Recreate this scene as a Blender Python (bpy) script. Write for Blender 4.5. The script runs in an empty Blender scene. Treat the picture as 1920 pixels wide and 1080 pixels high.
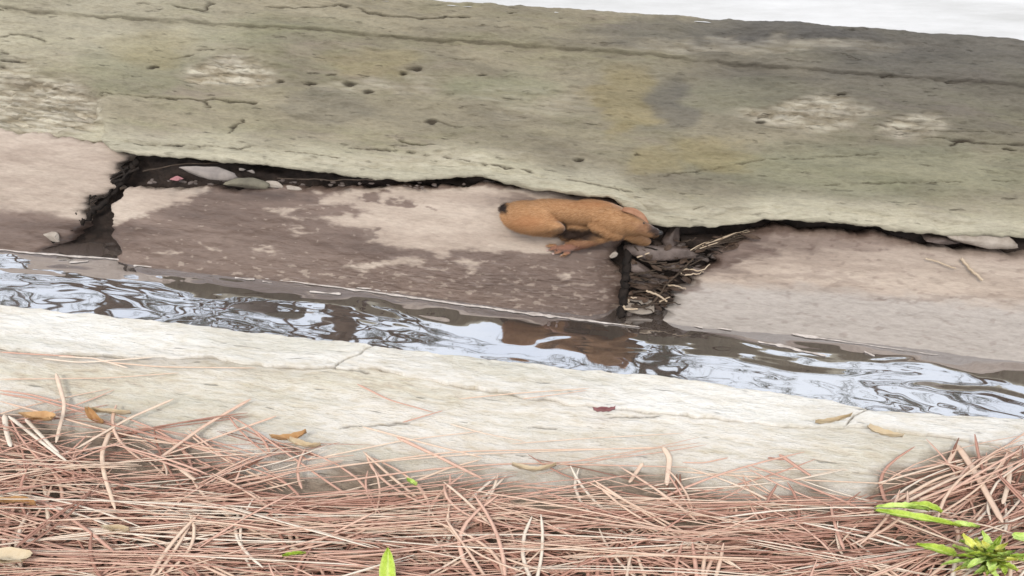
import bpy, bmesh, math, random
import numpy as np
from mathutils import Vector, Matrix
R = math.radians
rng = np.random.default_rng(7); random.seed(7)
scn = bpy.context.scene
col = scn.collection

# ------------------------------------------------------------------ camera, sky, sun, exposure
CAMH, TV = 1.5, math.tan(R(20)); TH = TV * 16 / 9
cd = bpy.data.cameras.new('camera'); cam = bpy.data.objects.new('camera', cd); col.objects.link(cam)
cam.location = (0, 0, CAMH); cam.rotation_euler = (R(45), 0, 0)
cd.sensor_fit = 'HORIZONTAL'; cd.angle = 2 * math.atan(TH); cd.clip_start = .02; cd.clip_end = 400
scn.camera = cam
SUN_EL, SUN_AZ = 56, 205          # azimuth clockwise from +Y
wd = bpy.data.worlds.new('World'); scn.world = wd; wd.use_nodes = True
wn = wd.node_tree.nodes; sk = wn.new('ShaderNodeTexSky'); sk.sky_type = 'NISHITA'; sk.sun_disc = False
sk.sun_elevation = R(SUN_EL); sk.sun_rotation = R(SUN_AZ); sk.dust_density = 4.0; sk.air_density = 1.0; sk.ozone_density = 1.0
# thin bright overcast in front of the blue: soft uneven cloud, the same all round
wl = wd.node_tree.links; wtc = wn.new('ShaderNodeTexCoord'); wno = wn.new('ShaderNodeTexNoise'); wno.inputs['Scale'].default_value = 2.2; wno.inputs['Detail'].default_value = 5
wl.new(wtc.outputs['Generated'], wno.inputs['Vector'])
wr = wn.new('ShaderNodeValToRGB'); wl.new(wno.outputs['Fac'], wr.inputs[0]); wr.color_ramp.elements[0].position = .3; wr.color_ramp.elements[0].color = (4.9, 5.3, 6.0, 1); wr.color_ramp.elements[1].position = .7; wr.color_ramp.elements[1].color = (6.7, 6.9, 7.1, 1)
wm = wn.new('ShaderNodeMix'); wm.data_type = 'RGBA'; wm.inputs[0].default_value = .85; wl.new(sk.outputs[0], wm.inputs[6]); wl.new(wr.outputs[0], wm.inputs[7])
wl.new(wm.outputs[2], wn['Background'].inputs[0]); wn['Background'].inputs[1].default_value = .13
sl = bpy.data.lights.new('sun', 'SUN'); sl.energy = .9; sl.angle = R(16); sl.color = (1, .95, .87)
so = bpy.data.objects.new('sun', sl); col.objects.link(so)
sdir = Vector((math.sin(R(SUN_AZ)) * math.cos(R(SUN_EL)), math.cos(R(SUN_AZ)) * math.cos(R(SUN_EL)), math.sin(R(SUN_EL))))
so.rotation_euler = sdir.to_track_quat('Z', 'Y').to_euler()
vs = scn.view_settings; vs.view_transform = 'Standard'; vs.look = 'None'; vs.gamma = 1; vs.use_curve_mapping = False
vs.exposure = 0.86

# ------------------------------------------------------------------ geometry of the place
TH0 = math.atan(.155)
D = np.array([math.cos(TH0), -math.sin(TH0), 0.]); N = np.array([math.sin(TH0), math.cos(TH0), 0.]); Z = np.array([0, 0, 1.])
WZ, NW = -.30, 1.697             # water level, water's far edge
class Plane:                     # runs along the ditch; a along it, b up the slope, c outwards
    def __init__(s, n, z, slope):
        q = R(slope); s.o = N * n + Z * z; s.u = N * math.cos(q) + Z * math.sin(q); s.w = -N * math.sin(q) + Z * math.cos(q)
    def ab(s, px, py, c=0.):
        px = np.asarray(px, float); py = np.asarray(py, float)
        x = (px - 960) / 960 * TH; v = (540 - py) / 540 * TV; k = math.sqrt(.5)
        d = np.stack([x, k * (1 + v), k * (v - 1)], -1); o = np.array([0, 0, CAMH])
        t = (s.o + s.w * c - o) @ s.w / (d @ s.w)
        p = o + d * t[..., None] - s.o
        return np.stack([p @ D, p @ s.u], -1)
    def pt(s, a, b, c=0.):
        a = np.asarray(a, float)[..., None]; b = np.asarray(b, float)[..., None]; c = np.asarray(c, float)[..., None]
        return s.o + D * a + s.u * b + s.w * c
    def at(s, px, py, c=0.):
        q = s.ab(px, py, c); return s.pt(q[..., 0], q[..., 1], np.zeros_like(q[..., 0]) + c)
BLOCK = Plane(NW, WZ, 51.6); SLAB = Plane(1.934, .032, 33); BANK = Plane(0, 0, 0); WATER = Plane(0, WZ, 0)
PX = .00162                      # metres per photograph pixel at the far bank

# ------------------------------------------------------------------ noise
_perm = rng.permutation(512); _perm = np.concatenate([_perm, _perm, _perm])
_ang = rng.random(512) * 2 * math.pi; _gx, _gy = np.cos(_ang), np.sin(_ang)
def perlin(x, y):
    xi = np.floor(x).astype(int); yi = np.floor(y).astype(int); xf = x - xi; yf = y - yi; xi &= 511; yi &= 511
    u = xf * xf * xf * (xf * (xf * 6 - 15) + 10); v = yf * yf * yf * (yf * (yf * 6 - 15) + 10)
    def g(i, j):
        h = _perm[_perm[(xi + i) & 511] + ((yi + j) & 511)] & 511
        return _gx[h] * (xf - i) + _gy[h] * (yf - j)
    a = g(0, 0) * (1 - u) + g(1, 0) * u; b = g(0, 1) * (1 - u) + g(1, 1) * u
    return (a * (1 - v) + b * v) * 1.5
def fbm(x, y, o=5, gain=.5):
    r = 0; k = 1.; f = 1.
    for i in range(o): r = r + k * perlin(x * f + 17.3 * i, y * f + 5.1 * i); k *= gain; f *= 2.03
    return r
def sstep(a, b, x):
    t = np.clip((x - a) / (b - a), 0, 1); return t * t * (3 - 2 * t)
def polyd(x, y, pts, sx=1.):     # distance to a polyline, x squeezed by sx
    best = np.full(x.shape, 1e9); X = x / sx
    for (ax, ay), (bx, by) in zip(pts[:-1], pts[1:]):
        ax /= sx; bx /= sx; dx, dy = bx - ax, by - ay
        t = np.clip(((X - ax) * dx + (y - ay) * dy) / (dx * dx + dy * dy + 1e-12), 0, 1)
        best = np.minimum(best, np.hypot(X - ax - t * dx, y - ay - t * dy))
    return best
def inpoly(x, y, pts):           # signed: + inside, in pixel rows
    ins = np.zeros(x.shape, bool); n = len(pts)
    for i in range(n):
        x1, y1 = pts[i]; x2, y2 = pts[(i + 1) % n]
        c = ((y1 > y) != (y2 > y)) & (x < (x2 - x1) * (y - y1) / (y2 - y1 + 1e-12) + x1); ins ^= c
    d = polyd(x, y, list(pts) + [pts[0]], 3.)
    return np.where(ins, d, -d)
def curve(pts, xs):
    p = np.array(pts, float); return np.interp(xs, p[:, 0], p[:, 1])

# ------------------------------------------------------------------ objects
def tag(o, label=None, cat=None, group=None, kind=None):
    for k, v in (('label', label), ('category', cat), ('group', group), ('kind', kind)):
        if v: o[k] = v
    return o
def link(name, me, mat, parent=None):
    o = bpy.data.objects.new(name, me); col.objects.link(o); o.parent = parent
    if mat and not me.materials: me.materials.append(mat)
    return o
def empty(name, loc):
    o = bpy.data.objects.new(name, None); col.objects.link(o); o.location = loc; o.empty_display_size = .05
    return o
def mesh(name, V, F, attrs=None, smooth=True):
    V = np.asarray(V, float); me = bpy.data.meshes.new(name)
    if isinstance(F, np.ndarray):
        k = F.shape[1]; me.vertices.add(len(V)); me.vertices.foreach_set('co', V.ravel())
        me.loops.add(F.size); me.loops.foreach_set('vertex_index', F.ravel().astype(np.int32))
        me.polygons.add(len(F)); me.polygons.foreach_set('loop_start', np.arange(0, F.size, k, dtype=np.int32))
        me.update(calc_edges=True); me.validate()
    else: me.from_pydata([tuple(v) for v in V], [], [tuple(f) for f in F])
    for k, v in (attrs or {}).items():
        v = np.asarray(v, np.float32)
        if v.ndim == 2: a = me.attributes.new(k, 'FLOAT_VECTOR', 'POINT'); a.data.foreach_set('vector', v.ravel())
        else: a = me.attributes.new(k, 'FLOAT', 'POINT'); a.data.foreach_set('value', v.ravel())
    if smooth: me.polygons.foreach_set('use_smooth', np.ones(len(me.polygons), bool))
    return me
def gridfaces(nu, nv, off=0):
    i = np.arange(nu - 1)[:, None]; j = np.arange(nv - 1)[None, :]; b = i * nv + j + off
    return np.stack([b, b + nv, b + nv + 1, b + 1], -1).reshape(-1, 4)
def patch(name, plane, bot, top, nu, nv, thick, rnd, height, mat, parent=None, rag=.012, attrs=None, inward=None):
    """a thick slab: bot and top are plane curves (nu,2); front displaced by height(px-free a,b); rounded rim, sides and back"""
    v = np.linspace(0, 1, nv)[None, :]
    a = bot[:, 0:1] * (1 - v) + top[:, 0:1] * v; b = bot[:, 1:2] * (1 - v) + top[:, 1:2] * v
    u = np.linspace(0, 1, nu)[:, None]
    if rag:
        e = np.exp(-u * 22) + np.exp(-(1 - u) * 22)
        a = a + rag * 3 * fbm(b * 14 + 3, a * 3 + 9, 4) * e
        e2 = np.exp(-v * 14) + np.exp(-(1 - v) * 14)
        b = b + rag * fbm(a * 12 + 31, b * 5 + 2, 5) * e2
    L = np.abs(bot[-1, 0] - bot[0, 0]); Hh = np.abs(top[:, 1] - bot[:, 1])[:, None]
    de = np.minimum(np.minimum(u, 1 - u) * L / 1.6, np.minimum(v, 1 - v) * Hh)
    de = np.clip(de / rnd, 0, 1); h = height(a, b) - rnd * (1 - np.sqrt(1 - (1 - de) ** 2))
    P = plane.pt(a, b, h).reshape(-1, 3)
    idx = np.arange(nu * nv).reshape(nu, nv)
    ring = np.concatenate([idx[:, 0], idx[-1, 1:], idx[-2::-1, -1], idx[0, -2:0:-1]])
    iv = -plane.w if inward is None else inward
    V = [P]; F = [gridfaces(nu, nv)]; prev = ring; n0 = len(P); m = len(ring)
    for k in (.04, .16, .45, 1.):
        jit = fbm(P[ring, 0] * 9 + k * 7, P[ring, 2] * 9 + P[ring, 1] * 7, 3)
        V.append(P[ring] + iv * (thick * k) + plane.u * (jit * .006 * (k < .9))[:, None])
        cur = np.arange(n0, n0 + m); n0 += m
        F.append(np.stack([prev, np.roll(prev, -1), np.roll(cur, -1), cur], -1)[:, ::-1]); prev = cur
    ctr = V[-1].mean(0)
    V.append(ctr[None]); F.append(np.stack([prev, np.full(m, n0), np.full(m, n0), np.roll(prev, -1)], -1)[:0])
    V = np.concatenate(V); F = np.concatenate(F)
    nx = len(V) - nu * nv
    pc = np.stack([a / 3.16, b, h], -1).reshape(-1, 3)
    pc = np.concatenate([pc] + [pc[ring] + np.array([0, 0, -.01 * i]) for i in range(4)] + [pc[:1]])
    A = {'pc': pc}
    for k, f in (attrs or {}).items():
        w = np.asarray(f(a, b, h)).ravel(); A[k] = np.concatenate([w] + [w[ring]] * 4 + [w[:1]])
    return link(name, mesh(name, V, F, A), mat, parent)
def pxof(plane, a, b):           # where a plane point lies in the photograph (used to lay stains out on the stone)
    p = plane.pt(a, b) - np.array([0, 0, CAMH]); k = math.sqrt(.5)
    d = p[..., 1] * k - p[..., 2] * k; y = p[..., 1] * k + p[..., 2] * k
    return 960 + p[..., 0] / d / TH * 960, 540 - y / d / TV * 540

# ------------------------------------------------------------------ materials
def lin(c):
    return tuple(((x / 255) / 12.92 if x / 255 <= .04045 else ((x / 255 + .055) / 1.055) ** 2.4) for x in c)
def C(r, g, b, k=.72): return tuple(x * k for x in lin((r, g, b))) + (1,)
class NB:
    def __init__(s, name):
        s.m = bpy.data.materials.new(name); s.m.use_nodes = True; s.t = s.m.node_tree; s.n = s.t.nodes
        s.bsdf = s.n['Principled BSDF']; s.out = s.n['Material Output']
    def new(s, typ, ins=None, **kw):
        n = s.n.new(typ)
        for k, v in kw.items(): setattr(n, k, v)
        for k, v in (ins or {}).items(): s.set(n.inputs[k], v)
        return n
    def set(s, sock, v):
        if hasattr(v, 'is_output') and v.is_output: s.t.links.new(v, sock)
        else: sock.default_value = v
    def p(s, **kw):
        for k, v in kw.items(): s.set(s.bsdf.inputs[k.replace('_', ' ')], v)
    def attr(s, name, vec=False):
        n = s.new('ShaderNodeAttribute', attribute_name=name); return n.outputs['Vector' if vec else 'Fac']
    def scale(s, v, sc):
        n = s.new('ShaderNodeMapping'); s.set(n.inputs['Vector'], v); n.inputs['Scale'].default_value = sc; return n.outputs[0]
    def noise(s, v, sc, det=6, rough=.6, dist=0.):
        n = s.new('ShaderNodeTexNoise', {'Scale': sc, 'Detail': det, 'Roughness': rough, 'Distortion': dist})
        if v is not None: s.set(n.inputs['Vector'], v)
        return n.outputs['Fac']
    def voro(s, v, sc, feature='F1'):
        n = s.new('ShaderNodeTexVoronoi', {'Scale': sc}, feature=feature); s.set(n.inputs['Vector'], v); return n
    def ramp(s, f, stops):
        n = s.new('ShaderNodeValToRGB'); s.set(n.inputs[0], f); e = n.color_ramp.elements
        while len(e) < len(stops): e.new(.5)
        for x, (pos, c) in zip(e, stops): x.position = pos; x.color = c if len(c) == 4 else tuple(c) + (1,)
        return n.outputs[0]
    def mix(s, f, a, b, mode='MIX'):
        n = s.new('ShaderNodeMix', data_type='RGBA', blend_type=mode)
        s.set(n.inputs[0], f); s.set(n.inputs[6], a); s.set(n.inputs[7], b); return n.outputs[2]
    def math(s, op, a, b=0., clamp=False):
        n = s.new('ShaderNodeMath', operation=op, use_clamp=clamp); s.set(n.inputs[0], a); s.set(n.inputs[1], b); return n.outputs[0]
    def bump(s, h, dist, strength=1., normal=None):
        n = s.new('ShaderNodeBump', {'Strength': strength, 'Distance': dist}); s.set(n.inputs['Height'], h)
        if normal is not None: s.set(n.inputs['Normal'], normal)
        return n.outputs[0]
G = lambda v: (v, v, v, 1)

def mat_slab():
    b = NB('weathered_concrete'); pc = b.attr('pc', True)
    big = b.noise(b.scale(pc, (2.2, 3.2, 1)), 1.6, 4, .6, .4)
    c = b.ramp(big, [(.30, C(124, 115, 101)), (.45, C(146, 137, 117)), (.58, C(164, 154, 131)), (.74, C(185, 175, 151))])
    hue = b.noise(b.scale(pc, (2, 4, 1)), 2.3, 3, .5)
    c = b.mix(b.ramp(hue, [(.46, G(0)), (.62, G(.55))]), c, C(150, 145, 114))
    hue2 = b.noise(b.scale(pc, (1.6, 3, 4)), 3.1, 4, .6)
    c = b.mix(b.ramp(hue2, [(.52, G(0)), (.66, G(.6))]), c, C(150, 136, 124))
    c = b.mix(b.attr('green'), c, C(148, 148, 121)); c = b.mix(b.attr('ochre'), c, C(158, 142, 98)); c = b.mix(b.attr('dark'), c, C(104, 100, 95))
    c = b.mix(b.attr('pale'), c, C(208, 200, 176))
    fine = b.noise(b.scale(pc, (150, 190, 60)), 1., 6, .78)
    c = b.mix(.45, c, b.ramp(fine, [(.25, G(.2)), (.5, G(.5)), (.8, G(.8))]), 'OVERLAY')
    st = b.noise(b.scale(pc, (11, 20, 10)), 1., 7, .68, .8)
    c = b.mix(.5, c, b.ramp(st, [(.3, G(.3)), (.5, G(.5)), (.7, G(.66))]), 'OVERLAY')
    vo = b.voro(b.scale(pc, (34, 70, 30)), 1.); agg = b.attr('agg')
    peb = b.mix(b.ramp(vo.outputs['Distance'], [(.25, G(0)), (.8, G(1))]), C(224, 214, 194), C(160, 147, 124))
    sep = b.new('ShaderNodeSeparateColor'); b.set(sep.inputs[0], vo.outputs['Color']); peb = b.mix(.6, peb, b.ramp(sep.outputs[0], [(0, G(.3)), (1, G(.72))]), 'OVERLAY')
    c = b.mix(b.math('MULTIPLY', agg, .8), c, peb)
    c = b.mix(b.math('MULTIPLY', b.attr('crack'), .85), c, C(56, 46, 36))
    pit = b.noise(b.scale(pc, (40, 70, 20)), 1., 3, .6)
    pm = b.ramp(pit, [(.64, G(0)), (.76, G(1))]); c = b.mix(b.math('MULTIPLY', pm, .45), c, C(96, 84, 66))
    h = b.math('ADD', b.math('MULTIPLY', fine, .5), b.math('MULTIPLY', st, .8))
    h = b.math('SUBTRACT', h, b.math('MULTIPLY', pm, .8))
    h = b.math('SUBTRACT', h, b.math('MULTIPLY', b.math('MULTIPLY', vo.outputs['Distance'], agg), 1.6))
    b.p(Base_Color=c, Roughness=.9, Normal=b.bump(h, .010, .9)); b.bsdf.inputs['Specular IOR Level'].default_value = .25
    return b.m
def mat_block():
    b = NB('silt_stained_stone'); pc = b.attr('pc', True); wet = b.attr('wet')
    n1 = b.noise(b.scale(pc, (5, 11, 6)), 1., 6, .62, .5)
    dry = b.ramp(n1, [(.3, C(168, 149, 134)), (.5, C(196, 178, 162)), (.72, C(220, 203, 186))])
    dry = b.mix(b.attr('grey'), dry, C(192, 182, 173))
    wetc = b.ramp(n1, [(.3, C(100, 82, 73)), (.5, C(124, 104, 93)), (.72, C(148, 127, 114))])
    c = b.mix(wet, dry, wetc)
    c = b.mix(b.attr('soil'), c, C(70, 58, 50))
    fine = b.noise(b.scale(pc, (120, 170, 60)), 1., 5, .75)
    c = b.mix(.6, c, b.ramp(fine, [(.25, G(.34)), (.5, G(.5)), (.8, G(.66))]), 'OVERLAY')
    spk = b.noise(b.scale(pc, (48, 120, 40)), 1., 3, .6)
    rough_zone = b.attr('rough'); sm = b.math('MULTIPLY', b.ramp(spk, [(.56, G(0)), (.66, G(1))]), rough_zone)
    c = b.mix(b.math('MULTIPLY', sm, .28), c, C(180, 164, 154))
    h = b.math('ADD', b.math('MULTIPLY', fine, .35), b.math('MULTIPLY', b.math('MULTIPLY', spk, rough_zone), .7))
    rg = b.math('SUBTRACT', .85, b.math('MULTIPLY', wet, .38))
    b.p(Base_Color=c, Roughness=rg, Normal=b.bump(h, .010, .8)); b.bsdf.inputs['Specular IOR Level'].default_value = .4
    return b.m
def mat_bank(name, kerb=False):
    b = NB(name); pc = b.attr('pc', True)
    n1 = b.noise(b.scale(pc, (4, 7, 5)), 1., 6, .62, .4)
    if kerb: c = b.ramp(n1, [(.3, C(216, 207, 190, .84)), (.5, C(232, 224, 210, .87)), (.7, C(243, 238, 228, .89))])
    else: c = b.ramp(n1, [(.28, C(208, 194, 172, .82)), (.48, C(227, 216, 197, .84)), (.7, C(241, 232, 217, .87))])
    fine = b.noise(b.scale(pc, (110, 130, 60)), 1., 6, .75)
    c = b.mix(.6, c, b.ramp(fine, [(.22, G(.2)), (.42, G(.54)), (.8, G(.8))]), 'OVERLAY')
    sp = b.noise(b.scale(pc, (38, 95, 30)), 1., 2, .5); pm = b.ramp(sp, [(.69, G(0)), (.76, G(1))])
    c = b.mix(b.math('MULTIPLY', pm, .5), c, C(140, 132, 118))
    g2 = b.noise(b.scale(pc, (46, 60, 40)), 1., 4, .7); c = b.mix(.5, c, b.ramp(g2, [(.32, G(.26)), (.5, G(.52)), (.7, G(.74))]), 'OVERLAY')
    gr = b.noise(b.scale(pc, (3, 6, 5)), 1.7, 4, .6)
    c = b.mix(b.ramp(gr, [(.5, G(0)), (.68, G(.5))]), c, C(214, 208, 188, .78))
    c = b.mix(b.attr('soil'), c, b.ramp(fine, [(.3, C(112, 94, 78)), (.6, C(176, 154, 132))]))
    c = b.mix(b.math('MULTIPLY', b.attr('crack'), .7), c, C(110, 98, 84))
    h = b.math('ADD', b.math('SUBTRACT', b.math('MULTIPLY', fine, 1.3), pm), b.math('MULTIPLY', g2, 1.2))
    b.p(Base_Color=c, Roughness=.88, Normal=b.bump(h, .009, .85)); b.bsdf.inputs['Specular IOR Level'].default_value = .3
    return b.m
def mat_simple(name, c1, c2, sc=20, rough=.8, bump=.004, coords='Object', spec=.3, stretch=(1, 1, 1)):
    b = NB(name); tc = b.new('ShaderNodeTexCoord').outputs[coords]
    n = b.noise(b.scale(tc, stretch), sc, 6, .65); c = b.ramp(n, [(.3, c1), (.7, c2)])
    f = b.noise(b.scale(tc, stretch), sc * 6, 4, .7)
    b.p(Base_Color=c, Roughness=rough, Normal=b.bump(b.math('ADD', n, b.math('MULTIPLY', f, .4)), bump, .8))
    b.bsdf.inputs['Specular IOR Level'].default_value = spec
    return b.m
def mat_water():
    b = NB('dirty_water'); tc = b.new('ShaderNodeTexCoord').outputs['Object']
    w1 = b.noise(b.scale(tc, (2.8, 8.5, 1)), 1., 1.5, .4, .6); w2 = b.noise(b.scale(tc, (6, 20, 1)), 1., 1, .5, .4)
    h = b.math('ADD', w1, b.math('MULTIPLY', w2, .1))
    nm = b.bump(h, .0085, 1.)
    b.p(Base_Color=(.11, .085, .07, 1), Roughness=.25, Normal=nm)
    gl = b.new('ShaderNodeBsdfGlossy', {'Color': (.92, .95, 1, 1), 'Roughness': .025, 'Normal': nm})
    fr = b.new('ShaderNodeFresnel', {'IOR': 7.5, 'Normal': nm})
    mx = b.new('ShaderNodeMixShader', {0: fr.outputs[0], 1: b.bsdf.outputs[0], 2: gl.outputs[0]}); b.set(b.out.inputs['Surface'], mx.outputs[0])
    return b.m
def mat_attr(name, stops, attr='tint', rough=.6, spec=.3, sub=0.):
    b = NB(name); c = b.ramp(b.attr(attr), stops); tc = b.new('ShaderNodeTexCoord').outputs['Object']
    n = b.noise(tc, 60, 4, .7); c = b.mix(.35, c, b.ramp(n, [(.3, G(.32)), (.7, G(.68))]), 'OVERLAY')
    b.p(Base_Color=c, Roughness=rough); b.bsdf.inputs['Specular IOR Level'].default_value = spec
    if sub: b.bsdf.inputs['Subsurface Weight'].default_value = sub
    return b.m
M_slab = mat_slab(); M_block = mat_block(); M_bank = mat_bank('pale_concrete'); M_kerb = mat_bank('kerb_concrete', True); M_water = mat_water()
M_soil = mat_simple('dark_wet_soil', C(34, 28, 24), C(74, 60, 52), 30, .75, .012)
M_earth = mat_simple('bare_earth', C(120, 104, 86), C(160, 146, 124), 6, .95, .01)
M_road = mat_simple('white_cement_road', C(222, 220, 216, .6), C(246, 244, 242, .66), 2.2, .8, .003, stretch=(1, 4, 1))
M_needle = mat_attr('dry_pine_needle', [(0, C(138, 98, 80)), (.28, C(204, 154, 134)), (.55, C(228, 184, 162)), (.8, C(238, 208, 182)), (1, C(246, 230, 210))], rough=.5)
M_stone = mat_simple('grey_stone', C(76, 64, 58), C(140, 124, 116), 14, .5, .008)
M_pale = mat_simple('pale_stone', C(150, 136, 122), C(206, 194, 180), 14, .7, .008)
M_olive = mat_simple('olive_stone', C(92, 86, 74), C(140, 132, 112), 14, .6, .008)
M_pink = mat_simple('pink_stone', C(150, 96, 100), C(196, 140, 140), 14, .7, .006)
M_chalk = mat_simple('chalky_stone', C(118, 110, 106), C(178, 166, 156), 9, .8, .006)
M_twig = mat_simple('dark_twig', C(52, 42, 34), C(98, 82, 68), 40, .8, .004)
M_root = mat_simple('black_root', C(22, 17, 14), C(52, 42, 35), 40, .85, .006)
M_straw = mat_simple('dry_straw', C(190, 166, 138), C(226, 206, 180), 30, .7, .002)
M_leafd = mat_simple('dead_leaf_brown', C(176, 124, 74), C(232, 190, 138), 18, .6, .004)
M_leafp = mat_simple('dead_leaf_pale', C(214, 188, 146), C(240, 224, 196), 18, .6, .004)
M_glint = mat_simple('white_glint', C(180, 168, 158, .7), C(236, 226, 218, .8), 30, .5, .004)

# ------------------------------------------------------------------ ground to the horizon, water, road
prof = [(-150, -.05), (1.0, -.05), (1.08, -.5), (1.78, -.5), (1.83, -.34), (2.02, -.09), (2.28, -.07), (2.36, .06), (2.9, .30), (150, .30)]
ss = np.concatenate([[-150, -40, -10], np.linspace(-4, 4, 161), [10, 40, 150]])
V = []
for n, z in prof:
    w = .02 * fbm(ss * 5, np.full_like(ss, n * 7), 4) * (1.8 < n < 2.4)
    V.append(D * ss[:, None] + N * n + Z * (z + w)[:, None])
V = np.stack(V, 1).reshape(-1, 3)
tag(link('ground', mesh('ground', V, gridfaces(len(ss), len(prof))[:, ::-1]), M_earth), kind='structure')
nu, nv = 360, 70; a = np.linspace(-3.2, 3.2, nu)[:, None] + np.zeros((1, nv)); bb = np.linspace(-.12, .36, nv)[None, :] + np.zeros((nu, 1))
S0 = Plane(NW + .085, WZ, 51.6)
hh = .022 * fbm(a * 7, bb * 16, 5) + .012 * np.abs(fbm(a * 16 + 4, bb * 40, 3))
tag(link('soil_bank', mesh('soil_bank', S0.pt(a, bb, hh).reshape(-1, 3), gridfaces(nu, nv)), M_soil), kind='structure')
nu, nv = 200, 40; a = np.linspace(-3.2, 3.2, nu)[:, None] + np.zeros((1, nv)); bb = np.linspace(1.94, 2.36, nv)[None, :] + np.zeros((nu, 1))
hh = -.035 + .016 * fbm(a * 9, bb * 16, 5)
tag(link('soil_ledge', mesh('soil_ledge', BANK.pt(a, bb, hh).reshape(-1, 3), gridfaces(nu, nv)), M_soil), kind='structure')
P = [D * s + N * n + Z * WZ for s in (-30, 30) for n in (1.0, 2.0)]
me = mesh('water', [(-30, 1.0, 0), (30, 1.0, 0), (30, 2.0, 0), (-30, 2.0, 0)], [(0, 1, 2, 3)])
wo = tag(link('water', me, M_water), kind='structure'); wo.rotation_euler = (0, 0, -TH0); wo.location = (0, 0, WZ)

# ------------------------------------------------------------------ sloping concrete slab of the far bank
XS = np.linspace(-420, 2360, 760)
low = [(-420, 215), (-100, 240), (0, 246), (100, 248), (180, 258), (190, 268), (215, 283), (280, 294), (400, 302), (500, 312), (600, 324), (700, 337), (760, 341), (850, 333), (905, 331), (950, 347), (1010, 357), (1080, 367), (1150, 375), (1165, 385), (1190, 398), (1215, 418), (1260, 425), (1330, 424), (1405, 418), (1430, 413), (1500, 415), (1560, 420), (1640, 424), (1690, 432), (1760, 440), (1920, 443), (2360, 470)]
line = [(-420, -17), (0, 15), (130, 27), (400, 45), (640, 64), (800, 76), (960, 86), (1040, 94), (1280, 112), (1500, 130), (1640, 142), (1920, 162), (2360, 195)]
crest = [(-420, -86), (0, -55), (960, 10), (1280, 30), (1500, 47), (1920, 74), (2360, 104)]
cracks = [[(262, 10), (330, 16), (380, 23), (398, 10)], [(500, 14), (560, 16), (640, 12), (700, 30), (760, 35), (880, 34)],
    [(5, 68), (18, 62), (50, 66), (82, 76)], [(0, 92), (30, 113), (0, 125)], [(0, 112), (44, 116)], [(180, 172), (235, 175), (300, 184), (385, 187), (395, 183), (440, 190), (485, 190)],
    [(386, 187), (392, 204)], [(430, 250), (440, 230), (455, 225)], [(210, 272), (320, 272), (450, 280), (470, 276)], [(520, 283), (640, 297)],
    [(640, 275), (740, 280), (900, 308), (1000, 325), (1200, 365)], [(1720, 255), (1790, 260), (1840, 268), (1920, 270)], [(1785, 272), (1800, 262)],
    [(750, 264), (790, 272), (820, 272)], [(805, 222), (830, 232), (890, 240)], [(1420, 225), (1440, 214)], [(1520, 350), (1640, 345), (1920, 338)], [(1240, 330), (1420, 300), (1640, 290)],
    [(470, 276), (445, 284)], [(1300, 395), (1320, 388)], [(1640, 235), (1720, 243), (1880, 248)], [(840, 110), (900, 112)], [(320, 110), (350, 102), (390, 92), (470, 94)]]
holes = [(778, 129, 16, 4), (755, 137, 8, 3), (655, 156, 14, 6), (690, 171, 10, 3), (525, 154, 8, 3), (580, 157, 12, 2), (810, 228, 10, 7), (1085, 297, 8, 2.5), (1575, 178, 12, 2), (1805, 263, 26, 4), (1890, 280, 12, 2), (1425, 228, 10, 3), (960, 27, 10, 2), (1660, 144, 10, 2), (1195, 288, 6, 2), (625, 140, 10, 2), (900, 141, 10, 2), (285, 125, 10, 3)]
def blobs(px, py, ls):
    m = np.zeros(px.shape); wx = 40 * fbm(px / 160, py / 50, 4); wy = 14 * fbm(px / 120 + 9, py / 40, 4)
    for x, y, rx, ry, k in ls:
        d = np.hypot((px + wx - x) / rx, (py + wy - y) / ry); m = np.maximum(m, k * sstep(1.15, .55, d))
    return m
AGG = [(60, 195, 150, 62, 1), (10, 150, 90, 40, .8), (430, 138, 105, 30, .95), (1520, 215, 120, 34, .8), (1730, 238, 80, 20, .75), (720, 165, 140, 26, .3), (1000, 190, 140, 30, .25), (800, 300, 300, 14, .3), (1330, 405, 200, 14, .3), (1420, 90, 300, 16, .3)]
H0 = {}
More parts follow.
